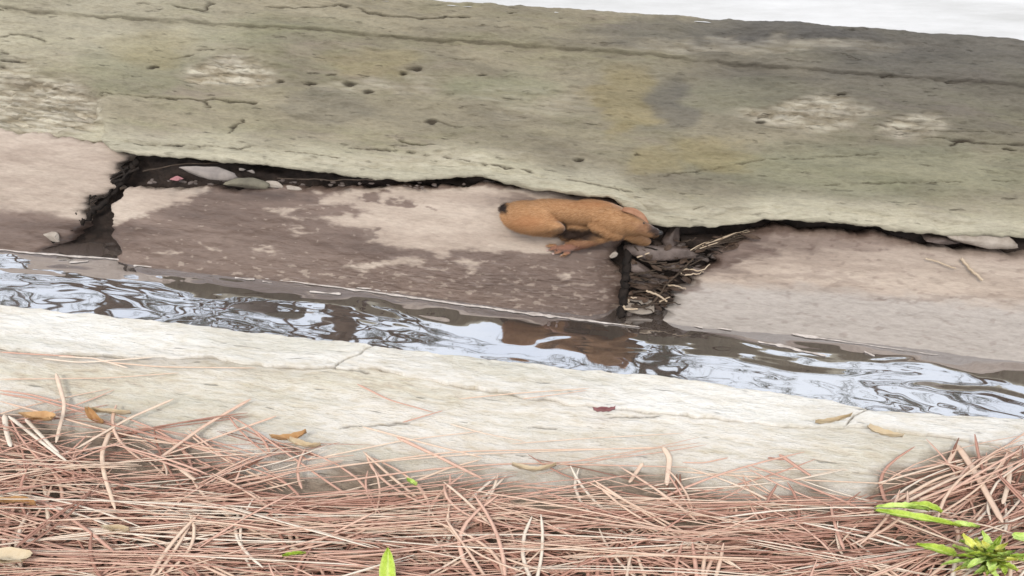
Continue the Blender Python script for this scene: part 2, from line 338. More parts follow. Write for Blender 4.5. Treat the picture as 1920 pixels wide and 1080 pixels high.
def slab_h(a, b):
    px, py = pxof(SLAB, a, b); H0['px'], H0['py'] = px, py
    h = .014 * fbm(a * 2.2, b * 6, 4) + .006 * fbm(a * 10, b * 30, 5) + .003 * fbm(a * 34, b * 90, 3)
    ag = blobs(px, py, AGG); H0['agg'] = ag
    h += ag * (-.008 + .009 * fbm(a * 40 + 3, b * 90, 3))
    ly = curve(line, px); h += .012 * sstep(3, -3, py - ly + 3 * fbm(px / 60, py * 0, 3))
    cr = np.zeros(px.shape)
    wx = px + 6 * fbm(px / 22, py / 9, 3); wy = py + 2.2 * fbm(px / 26 + 4, py / 9, 3)
    for i, c in enumerate(cracks): cr = np.maximum(cr, np.exp(-(polyd(wx, wy, c, 2.5) / ((1.15 if i < 8 or i in (11, 12) else .8) * (1 + .6 * fbm(px / 30, py / 14 + i, 2)))) ** 2) * (1 if i < 14 else .6) * sstep(-.45, .05, fbm(px / 45 + i, py / 20, 3) + .1))
    cr = np.maximum(cr, .6 * np.exp(-((py - ly - 2 * fbm(px / 40, py * 0, 3)) / 1.1) ** 2) * sstep(-.35, .3, fbm(px / 90 + 7, py * 0, 3) + .25))
    for x, y, rx, ry in holes: cr = np.maximum(cr, sstep(1.3, .5, np.hypot((wx - x) / rx, (wy - y) / ry)))
    H0['crack'] = cr; h -= cr * .012
    lowy = curve(low, px); h -= .010 * np.exp(-np.abs(py - (lowy - 22 - 5 * fbm(px / 80, py * 0 + 3, 3))) / 4) * sstep(.0, .4, fbm(px / 130, py * 0 + 8, 3) + .3)
    h += .012 * sstep(80, 10, lowy - py) * (px > 190)
    h -= .035 * sstep(205, 150, px + 10 * fbm(py / 18, px / 50, 3)) * sstep(125, 185, py)
    return h
bot = SLAB.ab(XS, curve(low, XS) + 3.0 * fbm(XS / 34, XS * 0, 4)); top = SLAB.ab(XS, curve(crest, XS))
wall = patch('retaining_slab', SLAB, bot, top, 760, 250, .12, .012, slab_h, M_slab, rag=.0, inward=(N * .75 - Z * .35), attrs={
    'agg': lambda a, b, h: H0['agg'], 'crack': lambda a, b, h: H0['crack'],
    'pale': lambda a, b, h: np.clip(.55 * sstep(700, -100, H0['px'] + 300 * fbm(a * 2, b * 3, 3)) * sstep(160, 60, H0['py']) + .75 * sstep(80, 8, curve(low, H0['px']) - H0['py'] + 12 * fbm(a * 4, b * 9, 3)), 0, 1),
    'green': lambda a, b, h: blobs(H0['px'], H0['py'], [(960, 165, 130, 40, .5), (250, 120, 130, 60, .4), (1400, 180, 150, 40, .35), (1650, 320, 400, 60, .5), (500, 60, 200, 30, .3)]),
    'ochre': lambda a, b, h: blobs(H0['px'], H0['py'], [(1170, 190, 60, 70, .5), (1340, 290, 90, 30, .45), (280, 85, 90, 40, .4), (700, 115, 90, 30, .3), (1230, 300, 60, 30, .4)]),
    'dark': lambda a, b, h: np.clip(sstep(900, 1900, H0['px'] + 260 * fbm(a * 1.4, b * 3, 4)) * sstep(330, 100, H0['py']) * .85 + blobs(H0['px'], H0['py'], [(1250, 200, 60, 60, .5), (1330, 60, 300, 30, .5), (620, 200, 90, 40, .3)]), 0, 1)})
tag(wall, 'large weathered olive-grey sloping concrete slab with ragged undercut lower edge, above the ditch', 'concrete slab')
# road at the crest
q = SLAB.pt(top[:, 0], top[:, 1]); zt = float(np.median(q[:, 2]))
V = np.concatenate([q - SLAB.u * .02 + Z * .004, q + N * 4 + Z * .02, q + N * 140 + Z * .3]); n = len(q)
F = np.concatenate([np.stack([np.arange(n - 1), np.arange(1, n), np.arange(1, n) + n, np.arange(n - 1) + n], -1) + k * n for k in (0, 1)])
tag(link('road', mesh('road', V, F), M_road), kind='structure')

# ------------------------------------------------------------------ stone blocks along the water
def block(name, bl, tp, nu, nv, hf, label, wet, soil=None, grey=None, rough=None, rag=.012, thick=.22, rnd=.022, sub=-.13):
    xb = np.linspace(bl[0][0], bl[-1][0], nu); xt = np.linspace(tp[0][0], tp[-1][0], nu)
    B_ = BLOCK.ab(xb, curve(bl, xb)); T_ = BLOCK.ab(xt, curve(tp, xt))
    k_ = (B_[:, 1] - sub) / (T_[:, 1] - B_[:, 1]); B_[:, 0] -= k_ * (T_[:, 0] - B_[:, 0]); B_[:, 1] = sub
    zero = lambda a, b, h: np.zeros(a.shape)
    o = patch(name, BLOCK, B_, T_, nu, nv, thick, rnd, hf, M_block, rag=rag, attrs={'wet': wet, 'soil': soil or zero, 'grey': grey or zero, 'rough': rough or zero})
    return tag(o, label, 'stone block', 'stone blocks along the water')
def warp(a, b, k=1.):
    px, py = pxof(BLOCK, a, b)
    return px + k * 26 * fbm(a * 9, b * 30, 5), py + k * 8 * fbm(a * 9 + 40, b * 30, 5)
DRY = [[(205, 345), (385, 345), (372, 368), (330, 386), (268, 404), (240, 410), (205, 424)],
    [(505, 392), (570, 391), (548, 400), (572, 411), (530, 405)], [(538, 424), (592, 436), (570, 438)],
    [(590, 408), (640, 400), (660, 408), (700, 396), (640, 386), (585, 384), (600, 366), (700, 352), (900, 350), (1100, 360), (1165, 385), (1100, 440), (1030, 470), (930, 474), (905, 462), (860, 470), (830, 478), (760, 462), (700, 452), (690, 430), (640, 424)],
    [(470, 468), (505, 462), (512, 471), (480, 476)], [(660, 498), (720, 486), (770, 480), (812, 486), (800, 494), (735, 496), (680, 506)], [(848, 490), (880, 484), (898, 496), (880, 503)], [(1040, 518), (1062, 512), (1056, 522)], [(290, 468), (335, 473), (322, 476)], [(380, 452), (412, 466), (402, 468)]]
DAMP_SHADE = [(745, 384, 28, 9, 1), (680, 372, 40, 8, 1), (640, 395, 20, 7, 1), (810, 384, 14, 4, .7), (1060, 372, 170, 14, .8), (700, 438, 16, 10, .8)]  # damp spots; the long one under the slab edge is painted shade
def wet_shade_mid(a, b, h):
    px, py = warp(a, b); m = np.zeros(a.shape)
    for p in DRY: m = np.maximum(m, sstep(-4.5, 4.5, inpoly(px, py, p) + 2.6 * fbm(a * 40, b * 120, 3)))
    m = m * (1 - blobs(px, py, DAMP_SHADE))
    speck = sstep(.62, .78, fbm(a * 26 + 8, b * 70, 3) + .35 * sstep(470, 520, py) - .1)
    return 1 - np.clip(m + .5 * speck, 0, 1)
def h_mid(a, b):
    px, py = pxof(BLOCK, a, b)
    h = .012 * fbm(a * 2, b * 5, 2) + .003 * fbm(a * 14, b * 36, 4) + .02 * np.sin(np.clip((b + .13) / .55, 0, 1) * 3.14) - .01
    h += sstep(455, 520, py) * sstep(420, 700, px) * .0022 * fbm(a * 42, b * 120, 3)
    h -= .05 * sstep(1100, 1175, px + 20 * fbm(b * 12, a * 3, 3)) * sstep(440, 470, py)
    return h
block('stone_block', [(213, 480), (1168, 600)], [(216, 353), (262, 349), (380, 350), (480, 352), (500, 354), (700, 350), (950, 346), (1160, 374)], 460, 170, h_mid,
    'long middle stone block, wet with dry beige patches, under the brown dog', wet_shade_mid,
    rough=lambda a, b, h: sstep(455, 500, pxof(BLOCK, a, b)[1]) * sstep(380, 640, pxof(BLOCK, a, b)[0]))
block('stone_block', [(-430, 410), (92, 462)], [(-430, 203), (0, 241), (190, 268), (250, 290)], 300, 130, lambda a, b: .016 * fbm(a * 2 + 7, b * 5, 2) + .003 * fbm(a * 14, b * 36, 4),
    'leftmost stone block, dry beige above and wet brown below, beside the slanting dark gap',
    lambda a, b, h: sstep(-9, 9, warp(a, b, .7)[1] - curve([(-400, 360), (0, 392), (60, 394), (110, 404), (160, 418)], warp(a, b)[0])),
    rag=.016)
block('stone_block', [(1226, 590), (2400, 740)], [(1396, 434), (1440, 427), (1480, 423), (1640, 438), (1800, 462), (1920, 474), (2400, 512)], 460, 150,
    lambda a, b: .016 * fbm(a * 2 + 3, b * 4 + 2, 2) + .003 * fbm(a * 14, b * 36, 4) - .006,
    'rightmost stone block, pale pinkish grey, with two straws on its face',
    lambda a, b, h: np.clip(sstep(6, -6, warp(a, b)[1] - curve([(1250, 530), (1300, 520), (1400, 478), (1420, 455), (1500, 425)], warp(a, b)[0])) * sstep(1500, 1380, warp(a, b)[0]) * .9
        + blobs(*warp(a, b), [(1400, 470, 60, 16, .7), (1330, 500, 60, 18, .6), (1600, 448, 260, 22, .35), (1500, 520, 200, 5, .3), (1610, 440, 50, 9, .9), (1500, 428, 60, 6, .6), (1750, 455, 90, 8, .5), (1720, 560, 170, 5, .35), (1270, 550, 14, 24, .6)])
        + .3 * sstep(.5, .75, fbm(a * 22, b * 60, 3)) + .5 * sstep(525, 430, warp(a, b)[1] - .06 * (warp(a, b)[0] - 1450)), 0, 1),  # last term: browner and darker towards the top
    grey=lambda a, b, h: sstep(-14, 14, warp(a, b)[1] - curve([(1250, 530), (1500, 540), (1920, 575), (2400, 610)], pxof(BLOCK, a, b)[0])),
    rag=.016, rnd=.05)

# ------------------------------------------------------------------ near bank: kerb sections and pavement
edge = [(-500, 528), (-200, 556), (0, 574), (200, 592), (400, 614), (560, 633), (640, 642), (960, 681), (1280, 712), (1560, 752), (1640, 772), (1800, 781), (1920, 788), (2300, 822)]
groove = [(-500, 618), (0, 653), (130, 664), (280, 668), (400, 670), (480, 682), (560, 690), (620, 690), (700, 692), (860, 722), (1000, 746), (1130, 764), (1280, 778), (1400, 790), (1500, 798), (1640, 800), (1800, 826), (2300, 880)]
def bank_h(a, b):
    return .005 * fbm(a * 3, b * 8, 4) + .0022 * fbm(a * 18, b * 40, 5)
def kerb(b0, t0, b1, t1, label, rag):
    n = int(60 + (b1 - b0) / 3.5); xb = np.linspace(b0, b1, n); xt = np.linspace(t0, t1, n)
    B_ = BANK.ab(xb, curve(groove, xb) + 3.2 * fbm(xb / 60, xb * 0 + 1, 4)); T_ = BANK.ab(xt, curve(edge, xt) + 1.3 * fbm(xt / 50, xt * 0 + 5, 4))
    o = patch('concrete_kerb', BANK, B_, T_, n, 60, .42, .004, lambda a, b: .0045 + bank_h(a, b), M_kerb, rag=rag, attrs={'soil': lambda a, b, h: .0 * a, 'crack': lambda a, b, h: .0 * a})
    tag(o, label, 'kerb', 'concrete kerb sections along the near bank')
kerb(-500, -500, 622, 704, 'left section of pale concrete kerb, up to the jagged crack', .006)
kerb(626, 707, 1576, 1624, 'middle section of pale concrete kerb, between the two cracks', .006)
kerb(1579, 1626, 2300, 2300, 'right section of pale concrete kerb, smooth and whitest, above the right needle heap', .004)
xs = np.linspace(-520, 2320, 640); B_ = BANK.ab(xs, 1110 + 0 * xs); B_ = np.stack([np.linspace(-2.0, 2.0, 640), np.full(640, .25)], -1)
T_ = BANK.ab(xs, curve(groove, xs) - 1.0 + 3.2 * fbm(xs / 60, xs * 0 + 1, 4))
B_[:, 0] = T_[:, 0]
LIT = [(-600, 730), (0, 770), (150, 796), (300, 822), (450, 856), (640, 866), (900, 884), (1250, 898), (1450, 920), (1600, 915), (1680, 892), (1790, 845), (1850, 838), (1920, 850), (2500, 900)]
pcr = [[(0, 655), (130, 665), (280, 672)], [(640, 800), (700, 797), (760, 792)], [(1150, 783), (1240, 781)], [(1000, 800), (1040, 804)], [(640, 690), (690, 700)]]
PH = {}
def pav_h(a, b):
    px, py = pxof(BANK, a, b); cr = np.zeros(px.shape); wx = px + 8 * fbm(px / 20, py / 9, 3); wy = py + 3 * fbm(px / 26 + 4, py / 9, 3)
    for c in pcr: cr = np.maximum(cr, np.exp(-(polyd(wx, wy, c, 2.5) / 1.6) ** 2))
    PH['cr'] = cr; PH['px'], PH['py'] = px, py
    return bank_h(a, b) - .006 * cr
tag(patch('pavement', BANK, B_, T_, 640, 330, .12, .012, pav_h, M_bank, rag=0, attrs={'crack': lambda a, b, h: PH['cr'],
    'soil': lambda a, b, h: np.clip(sstep(-18, 30, PH['py'] - curve(LIT, PH['px']) + 34 * fbm(a * 5, b * 9, 4)) * .9 + .35 * sstep(26, 0, np.abs(PH['py'] - curve(groove, PH['px']) - 6)) * sstep(760, 300, PH['px']), 0, 1)}), kind='structure')
tag(link('ground', mesh('ground', [BANK.pt(s, n) - Z * .03 for s, n in ((-60, -60), (60, -60), (60, .26), (-60, .26))], [(0, 1, 2, 3)]), M_earth), kind='structure')

# ------------------------------------------------------------------ small builders
def tube_arrays(path, rad, sides=6, squash=None):
    """path (k,3), rad (k,) ; squash: x of the ring offsets widened"""
    path = np.asarray(path, float); rad = np.broadcast_to(np.asarray(rad, float), (len(path),))
    t = np.gradient(path, axis=0); t /= np.linalg.norm(t, axis=1)[:, None] + 1e-9
    ref = np.where(np.abs(t[:, 2:3]) > .9, np.array([[1., 0, 0]]), np.array([[0, 0, 1.]]))
    e1 = np.cross(t, ref); e1 /= np.linalg.norm(e1, axis=1)[:, None] + 1e-9; e2 = np.cross(e1, t)
    an = np.arange(sides) / sides * 2 * math.pi
    off = e1[:, None] * np.cos(an)[None, :, None] + e2[:, None] * np.sin(an)[None, :, None]
    V = path[:, None] + off * rad[:, None, None]
    k = len(path); i = np.arange(k - 1)[:, None]; j = np.arange(sides)[None, :]; b0 = i * sides + j; b1 = i * sides + (j + 1) % sides
    F = np.stack([b0, b1, b1 + sides, b0 + sides], -1).reshape(-1, 4)
    return V.reshape(-1, 3), F
def spline(pts, k):
    pts = np.asarray(pts, float)
    if len(pts) == 2: return pts[0] + (pts[1] - pts[0]) * np.linspace(0, 1, k)[:, None]
    d = np.concatenate([[0], np.cumsum(np.linalg.norm(np.diff(pts, axis=0), axis=1))]); q = np.linspace(0, d[-1], k * 3)
    r = np.stack([np.interp(q, d, pts[:, i]) for i in range(pts.shape[1])], -1)
    w = max(3, k // 2 | 1); pad = np.concatenate([np.repeat(r[:1], w, 0), r, np.repeat(r[-1:], w, 0)])
    ker = np.ones(w) / w; sm = np.stack([np.convolve(pad[:, i], ker, 'same')[w:-w] for i in range(r.shape[1])], -1); sm[0] = r[0]; sm[-1] = r[-1]
    return sm[np.linspace(0, len(sm) - 1, k).round().astype(int)]
def join(parts):
    V, F, n = [], [], 0
    for v, f in parts: V.append(v); F.append(f + n); n += len(v)
    return np.concatenate(V), np.concatenate(F)
def lump(p, size, axes, seed, flat=.35, sub=3):
    """a broken stone: icosphere cut by random planes and roughened; axes are three unit vectors"""
    bm = bmesh.new(); bmesh.ops.create_icosphere(bm, subdivisions=sub, radius=1); v = np.array([x.co[:] for x in bm.verts]); f = np.array([[q.index for q in x.verts] for x in bm.faces]); bm.free()
    r = np.random.default_rng(seed); q = v.copy()
    for i in range(9):
        n = r.normal(size=3); n /= np.linalg.norm(n); dd = .34 + .3 * r.random(); k = q @ n; q -= np.where(k > dd, k - dd, 0)[:, None] * n
    q *= (1 + .06 * fbm(v[:, 0] * 2 + seed, v[:, 1] * 2 + v[:, 2] * 1.7, 4))[:, None]
    A = np.stack(axes); return (q * np.asarray(size)) @ A + p, f
def stone(px, py, w, h, mat, label, name='stone', plane=None, c=.0, deep=None, seed=1, cat='stone', group=None, tilt=0.):
    pl = plane or BLOCK; p = pl.at(px, py, c); k = PX; a = tilt
    ax = (D * math.cos(a) + BLOCK.u * math.sin(a), -D * math.sin(a) + BLOCK.u * math.cos(a), BLOCK.w)
    V, F = lump(p, (w / 2 * k * 1.6, h / 2 * k * 1.6, (deep or max(h, w * .3)) / 2 * k), ax, seed)
    return tag(link(name, mesh(name, V, F, smooth=False), mat), label, cat, group)

# ------------------------------------------------------------------ rubble in the right gap
IN = -.035
rub = 'rubble in the gap right of the dog'
stone(1262, 472, 118, 30, M_stone, 'flat grey-brown stone, the largest in the rubble gap, right of the dog', c=-.005, seed=3, group=rub)
stone(1272, 500, 84, 20, M_stone, 'flat dark stone wedged under the largest rubble stone', c=-.02, seed=5, group=rub)
stone(1200, 502, 44, 22, M_stone, 'small angular grey stone against the end of the middle block', c=-.02, seed=8, group=rub, tilt=-.25)
stone(1208, 534, 62, 26, M_stone, 'squarish grey-brown stone midway down the rubble gap', c=-.02, seed=11, group=rub)
stone(1204, 570, 58, 26, M_pale, 'pale rounded stone at the waterline in the rubble gap', c=-.01, seed=14, group=rub)
stone(1262, 446, 34, 40, M_stone, 'upright grey stone under the slab edge, right of the dog\'s muzzle', c=-.03, seed=17, group=rub)
stone(1316, 452, 92, 30, M_soil, 'dark earthy stone under the dead grass at the slab edge', c=-.04, seed=19, group=rub)
stone(1244, 556, 40, 20, M_stone, 'small stone beside the right block\'s foot in the rubble gap', c=-.03, seed=23, group=rub)
stone(1840, 452, 130, 26, M_pale, 'flat pinkish stone wedged under the slab at far right', plane=SLAB, c=-.03, seed=29, deep=60)
stone(1768, 448, 62, 14, M_stone, 'thin dark stone wedged under the slab, right of centre', c=.0, seed=31, deep=40)
stone(1151, 478, 14, 9, M_pale, 'tiny white stone chip under the dog, at the middle block\'s end', c=.012, seed=33)
g = []; gr_ = np.random.default_rng(77)
for i in range(90):
    t = gr_.random(); y = 450 + 140 * t; x0, x1 = 1172, np.interp(y, [440, 500, 575], [1420, 1330, 1250]); x = gr_.uniform(x0, x1); w = gr_.uniform(6, 20)
    an = gr_.normal() * .4; ax = (D * math.cos(an) + BLOCK.u * math.sin(an), -D * math.sin(an) + BLOCK.u * math.cos(an), BLOCK.w)
    g.append(lump(BLOCK.at(x, y, -.042 + .03 * gr_.random()), (w * PX * .7, w * PX * gr_.uniform(.2, .45), w * PX * .4), ax, 200 + i, sub=2))
for i in range(50):
    x = gr_.uniform(270, 930); w = gr_.uniform(5, 14); y = np.interp(x, [270, 480, 930], [338, 345, 348]) + gr_.normal() * 4
    g.append(lump(Plane(0, -.02, 0).at(x, y, .0), (w * PX * .7, w * PX * .3, w * PX * .3), (D, N, Z), 400 + i, sub=2))
V, F = join(g); tag(link('gravel', mesh('gravel', V, F, smooth=False), mat_simple('dark_gravel', C(62, 52, 46), C(130, 116, 108), 9, .55, .004)), 'small dark broken gravel between the larger stones', 'gravel', kind='stuff')
g = []
for i in range(70):
    t = gr_.random(); y = 438 + 140 * t; x1 = np.interp(y, [440, 500, 575], [1420, 1320, 1240]); x = gr_.uniform(1176, x1); L = gr_.uniform(8, 22); an = gr_.uniform(0, 3.14)
    p0 = BLOCK.at(x, y, -.012 + .03 * gr_.random()); e = (D * math.cos(an) * 1.6 + BLOCK.u * math.sin(an) * .6); f = (-D * math.sin(an) * 1.2 + BLOCK.u * math.cos(an) * .6 + BLOCK.w * gr_.normal() * .4)
    v = []
    for q in np.linspace(-1, 1, 6):
        for w_ in (-1, 0, 1): v.append(p0 + e * q * L * PX * .6 + f * w_ * (1 - q * q * .9) * L * PX * .28 + BLOCK.w * (abs(w_) * .004 + .004 * math.sin(q * 3 + i)))
    g.append((np.array(v), gridfaces(6, 3)))
V, F = join(g); lo = link('leaf_litter', mesh('leaf_litter', V, F), mat_simple('rotten_leaf', C(52, 40, 32), C(112, 90, 74), 12, .7, .004)); tag(lo, 'dark rotting leaf scraps matted between the rubble stones', 'leaf litter', kind='stuff')
# cavity under the slab, upper left
LEDGE = Plane(0, -.012, 0)
cav = 'stones in the dark cavity under the slab'
stone(390, 325, 84, 28, M_chalk, 'chalky grey angular stone chunk in the dark cavity under the slab', plane=LEDGE, c=.018, seed=46, group=cav)
stone(452, 343, 74, 18, M_olive, 'olive-grey flat stone lying on the middle block\'s top edge', plane=LEDGE, c=.012, seed=43, group=cav)
stone(332, 335, 26, 9, M_pink, 'small pink stone chip left of the chalky chunk in the cavity', plane=LEDGE, c=.008, seed=47, group=cav)
stone(470, 321, 16, 6, M_chalk, 'tiny pale chip right of the chalky chunk in the cavity', plane=LEDGE, c=.01, seed=51, group=cav)
stone(452, 318, 16, 6, M_chalk, 'tiny grey chip just right of the chalky chunk, nearest to it', plane=LEDGE, c=.01, seed=52, group=cav)
stone(515, 347, 34, 10, M_pale, 'pale sliver of stone on the middle block\'s edge beside the olive stone', plane=LEDGE, c=.012, seed=53, group=cav)
stone(550, 352, 24, 6, M_pale, 'small pale chip on the middle block\'s top edge, right of the sliver', plane=LEDGE, c=.010, seed=57, group=cav)
stone(100, 443, 34, 16, M_pale, 'small pale stone at the foot of the dark slanting gap', c=.005, seed=59)

# ------------------------------------------------------------------ twigs, roots, straws
def stick(name, pts, r0, r1, mat, label, cat, plane=BLOCK, c=.01, group=None, k=14, wob=.003):
    pts = np.array(pts, float); cc = pts[:, 2] if pts.shape[1] > 2 else np.full(len(pts), c)
    P = np.stack([plane.at(x, y, z) for (x, y), z in zip(pts[:, :2], cc)]); P = spline(P, k)
    P = P + wob * np.stack([fbm(np.arange(k) * .45 + i * 9.1 + pts[0, 0], np.full(k, pts[0, 1]), 2) for i in range(3)], -1)
    V, F = tube_arrays(P, np.linspace(r0, r1, k))
    return tag(link(name, mesh(name, V, F), mat), label, cat, group)
tw = 'twigs caught in the rubble gap'
stick('twig', [(1186, 548), (1225, 545), (1262, 560)], .004, .002, M_twig, 'dark thin twig lying across the lower rubble', 'twig', group=tw, c=.01)
stick('twig', [(1184, 572), (1196, 578), (1225, 570), (1240, 545), (1300, 485)], .0045, .0025, M_twig, 'long dark twig running from the pale waterline stone up to the right block', 'twig', group=tw, c=.012)
stick('twig', [(1212, 545), (1240, 556), (1252, 566)], .0035, .003, M_straw, 'short pale twig pointing down to the water, right of the pale rubble stone', 'twig', group=tw, c=.018)
stick('twig', [(1168, 574), (1174, 580), (1196, 579)], .004, .003, M_straw, 'small hooked white twig at the foot of the middle block\'s end', 'twig', group=tw, c=.012)
stick('twig', [(1180, 515), (1240, 505), (1290, 500), (1316, 486)], .003, .002, M_twig, 'thin dark twig below the largest rubble stone', 'twig', group=tw, c=.008)
stick('twig', [(1200, 486), (1222, 494), (1250, 492)], .003, .002, M_twig, 'short brown twig just above the small angular stone', 'twig', group=tw, c=.012)
stick('root', [(1178, 452, -.01), (1176, 490, -.0), (1172, 530, -.0), (1166, 592, -.005)], .012, .016, M_root, 'dark upright root down the end of the middle block', 'root', k=30, wob=.006)
for i in range(26):
    y0 = rng.uniform(448, 572); x0 = rng.uniform(1176, np.interp(y0, [440, 500, 575], [1380, 1300, 1232])); an = rng.uniform(-1.2, 1.2); L = rng.uniform(25, 70)
    stick('twig', [(x0, y0, .012 * rng.random()), (x0 + L * .5 * math.cos(an) + 6 * rng.normal(), y0 + .32 * L * .5 * math.sin(an) + 3 * rng.normal(), .014), (x0 + L * math.cos(an), min(y0 + .32 * L * math.sin(an), 584), .01 * rng.random())], .0032, .0014, (M_root, M_twig, M_twig, M_straw)[i % 4], 'thin twig in the tangle between the rubble stones', 'twig', group='tangled twigs in the rubble gap', k=10, wob=.006)
gb = 'dead grass stalks under the slab'
for i in range(16):
    x0 = 1290 + i * 2.8 + rng.random() * 14; y0 = 474 - i * .9 - rng.random() * 8; L = 50 + rng.random() * 60
    y1 = y0 - 18 - rng.random() * 16
    stick('dead_grass_stalk', [(x0, y0, .0 + .015 * rng.random()), (x0 + L * .5, (y0 + y1) / 2 - 4 * rng.random(), .01), (x0 + L, max(y1, 432), -.03)], .0018, .001, M_straw if i % 3 == 0 else M_twig, 'dry grass stalk in the tuft under the slab above the rubble', 'grass', group=gb, k=10)
stick('root', [(258, 300, -.035), (228, 345, -.02), (190, 385, -.02), (150, 418, -.02), (100, 452, -.015)],   .011, .008, M_root, 'dark root down the slanting gap at left, also standing in for the shaded block side', 'root', k=40, wob=.012)  # near-black root, doubling as painted shade on the left block's side
for i in range(14):
    t = .75 * rng.random(); f = lambda t: (250 - 150 * t + rng.normal() * 12, 305 + 140 * t)
    (x0, y0), (x1, y1), (x2, y2) = f(t), f(t + .14), f(t + .28)
    stick('rootlet', [(x0, y0, -.012), (x1, y1, -.004), (x2, y2, -.006)], .0045, .0015, M_root, 'thin dark rootlet lying along the slanting gap at left', 'root', group='rootlets in the left gap', k=12, wob=.004)
stick('straw', [(1736, 484), (1792, 503)], .0026, .002, M_straw, 'pale straw on the right block, the gently sloping one', 'straw', c=.012)
stick('straw', [(1802, 484), (1822, 508), (1842, 525)], .0045, .004, M_straw, 'pale straw on the right block, the steep thicker one', 'straw', c=.012)
stick('straw', [(268, 322, -.0), (330, 308, .0), (420, 305, .0)], .002, .0015, M_twig, 'long thin stalk arching through the top of the cavity', 'straw', plane=LEDGE, c=.02)
stick('straw', [(520, 335, .02), (600, 337, .02), (700, 338, .02)], .002, .0015, M_twig, 'long thin stalk lying level in the narrow cavity', 'straw', plane=LEDGE, c=.02)

# ------------------------------------------------------------------ white strips on the water: waterline highlight painted as geometry, plus flecks
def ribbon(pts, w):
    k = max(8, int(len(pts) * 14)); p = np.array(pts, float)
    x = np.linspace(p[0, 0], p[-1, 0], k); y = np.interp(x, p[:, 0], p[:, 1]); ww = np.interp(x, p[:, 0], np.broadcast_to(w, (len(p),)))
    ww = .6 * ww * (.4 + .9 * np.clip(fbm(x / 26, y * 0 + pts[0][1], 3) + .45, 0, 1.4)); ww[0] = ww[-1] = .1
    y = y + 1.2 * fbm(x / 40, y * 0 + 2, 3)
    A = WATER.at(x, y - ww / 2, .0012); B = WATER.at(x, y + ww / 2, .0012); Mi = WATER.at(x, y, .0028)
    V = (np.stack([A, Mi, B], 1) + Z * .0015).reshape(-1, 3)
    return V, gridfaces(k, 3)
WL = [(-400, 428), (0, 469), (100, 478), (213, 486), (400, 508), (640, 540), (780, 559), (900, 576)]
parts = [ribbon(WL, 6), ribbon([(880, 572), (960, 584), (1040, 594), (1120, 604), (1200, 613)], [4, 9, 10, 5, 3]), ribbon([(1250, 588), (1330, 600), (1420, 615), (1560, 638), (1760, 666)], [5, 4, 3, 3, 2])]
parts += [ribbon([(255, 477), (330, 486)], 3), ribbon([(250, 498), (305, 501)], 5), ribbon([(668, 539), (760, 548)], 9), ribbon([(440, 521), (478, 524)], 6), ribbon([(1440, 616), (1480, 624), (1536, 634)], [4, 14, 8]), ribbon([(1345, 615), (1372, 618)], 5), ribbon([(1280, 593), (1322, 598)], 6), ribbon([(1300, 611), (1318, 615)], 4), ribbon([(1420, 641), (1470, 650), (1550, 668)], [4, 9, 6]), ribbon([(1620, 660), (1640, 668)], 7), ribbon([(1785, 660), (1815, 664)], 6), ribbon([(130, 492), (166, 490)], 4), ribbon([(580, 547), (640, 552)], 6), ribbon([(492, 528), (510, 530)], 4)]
V, F = join(parts); tag(link('waterline_glint', mesh('waterline_glint', V, F), M_glint), 'white strips painted for the highlight along the waterline, with white flecks', 'waterline_glint', kind='stuff')

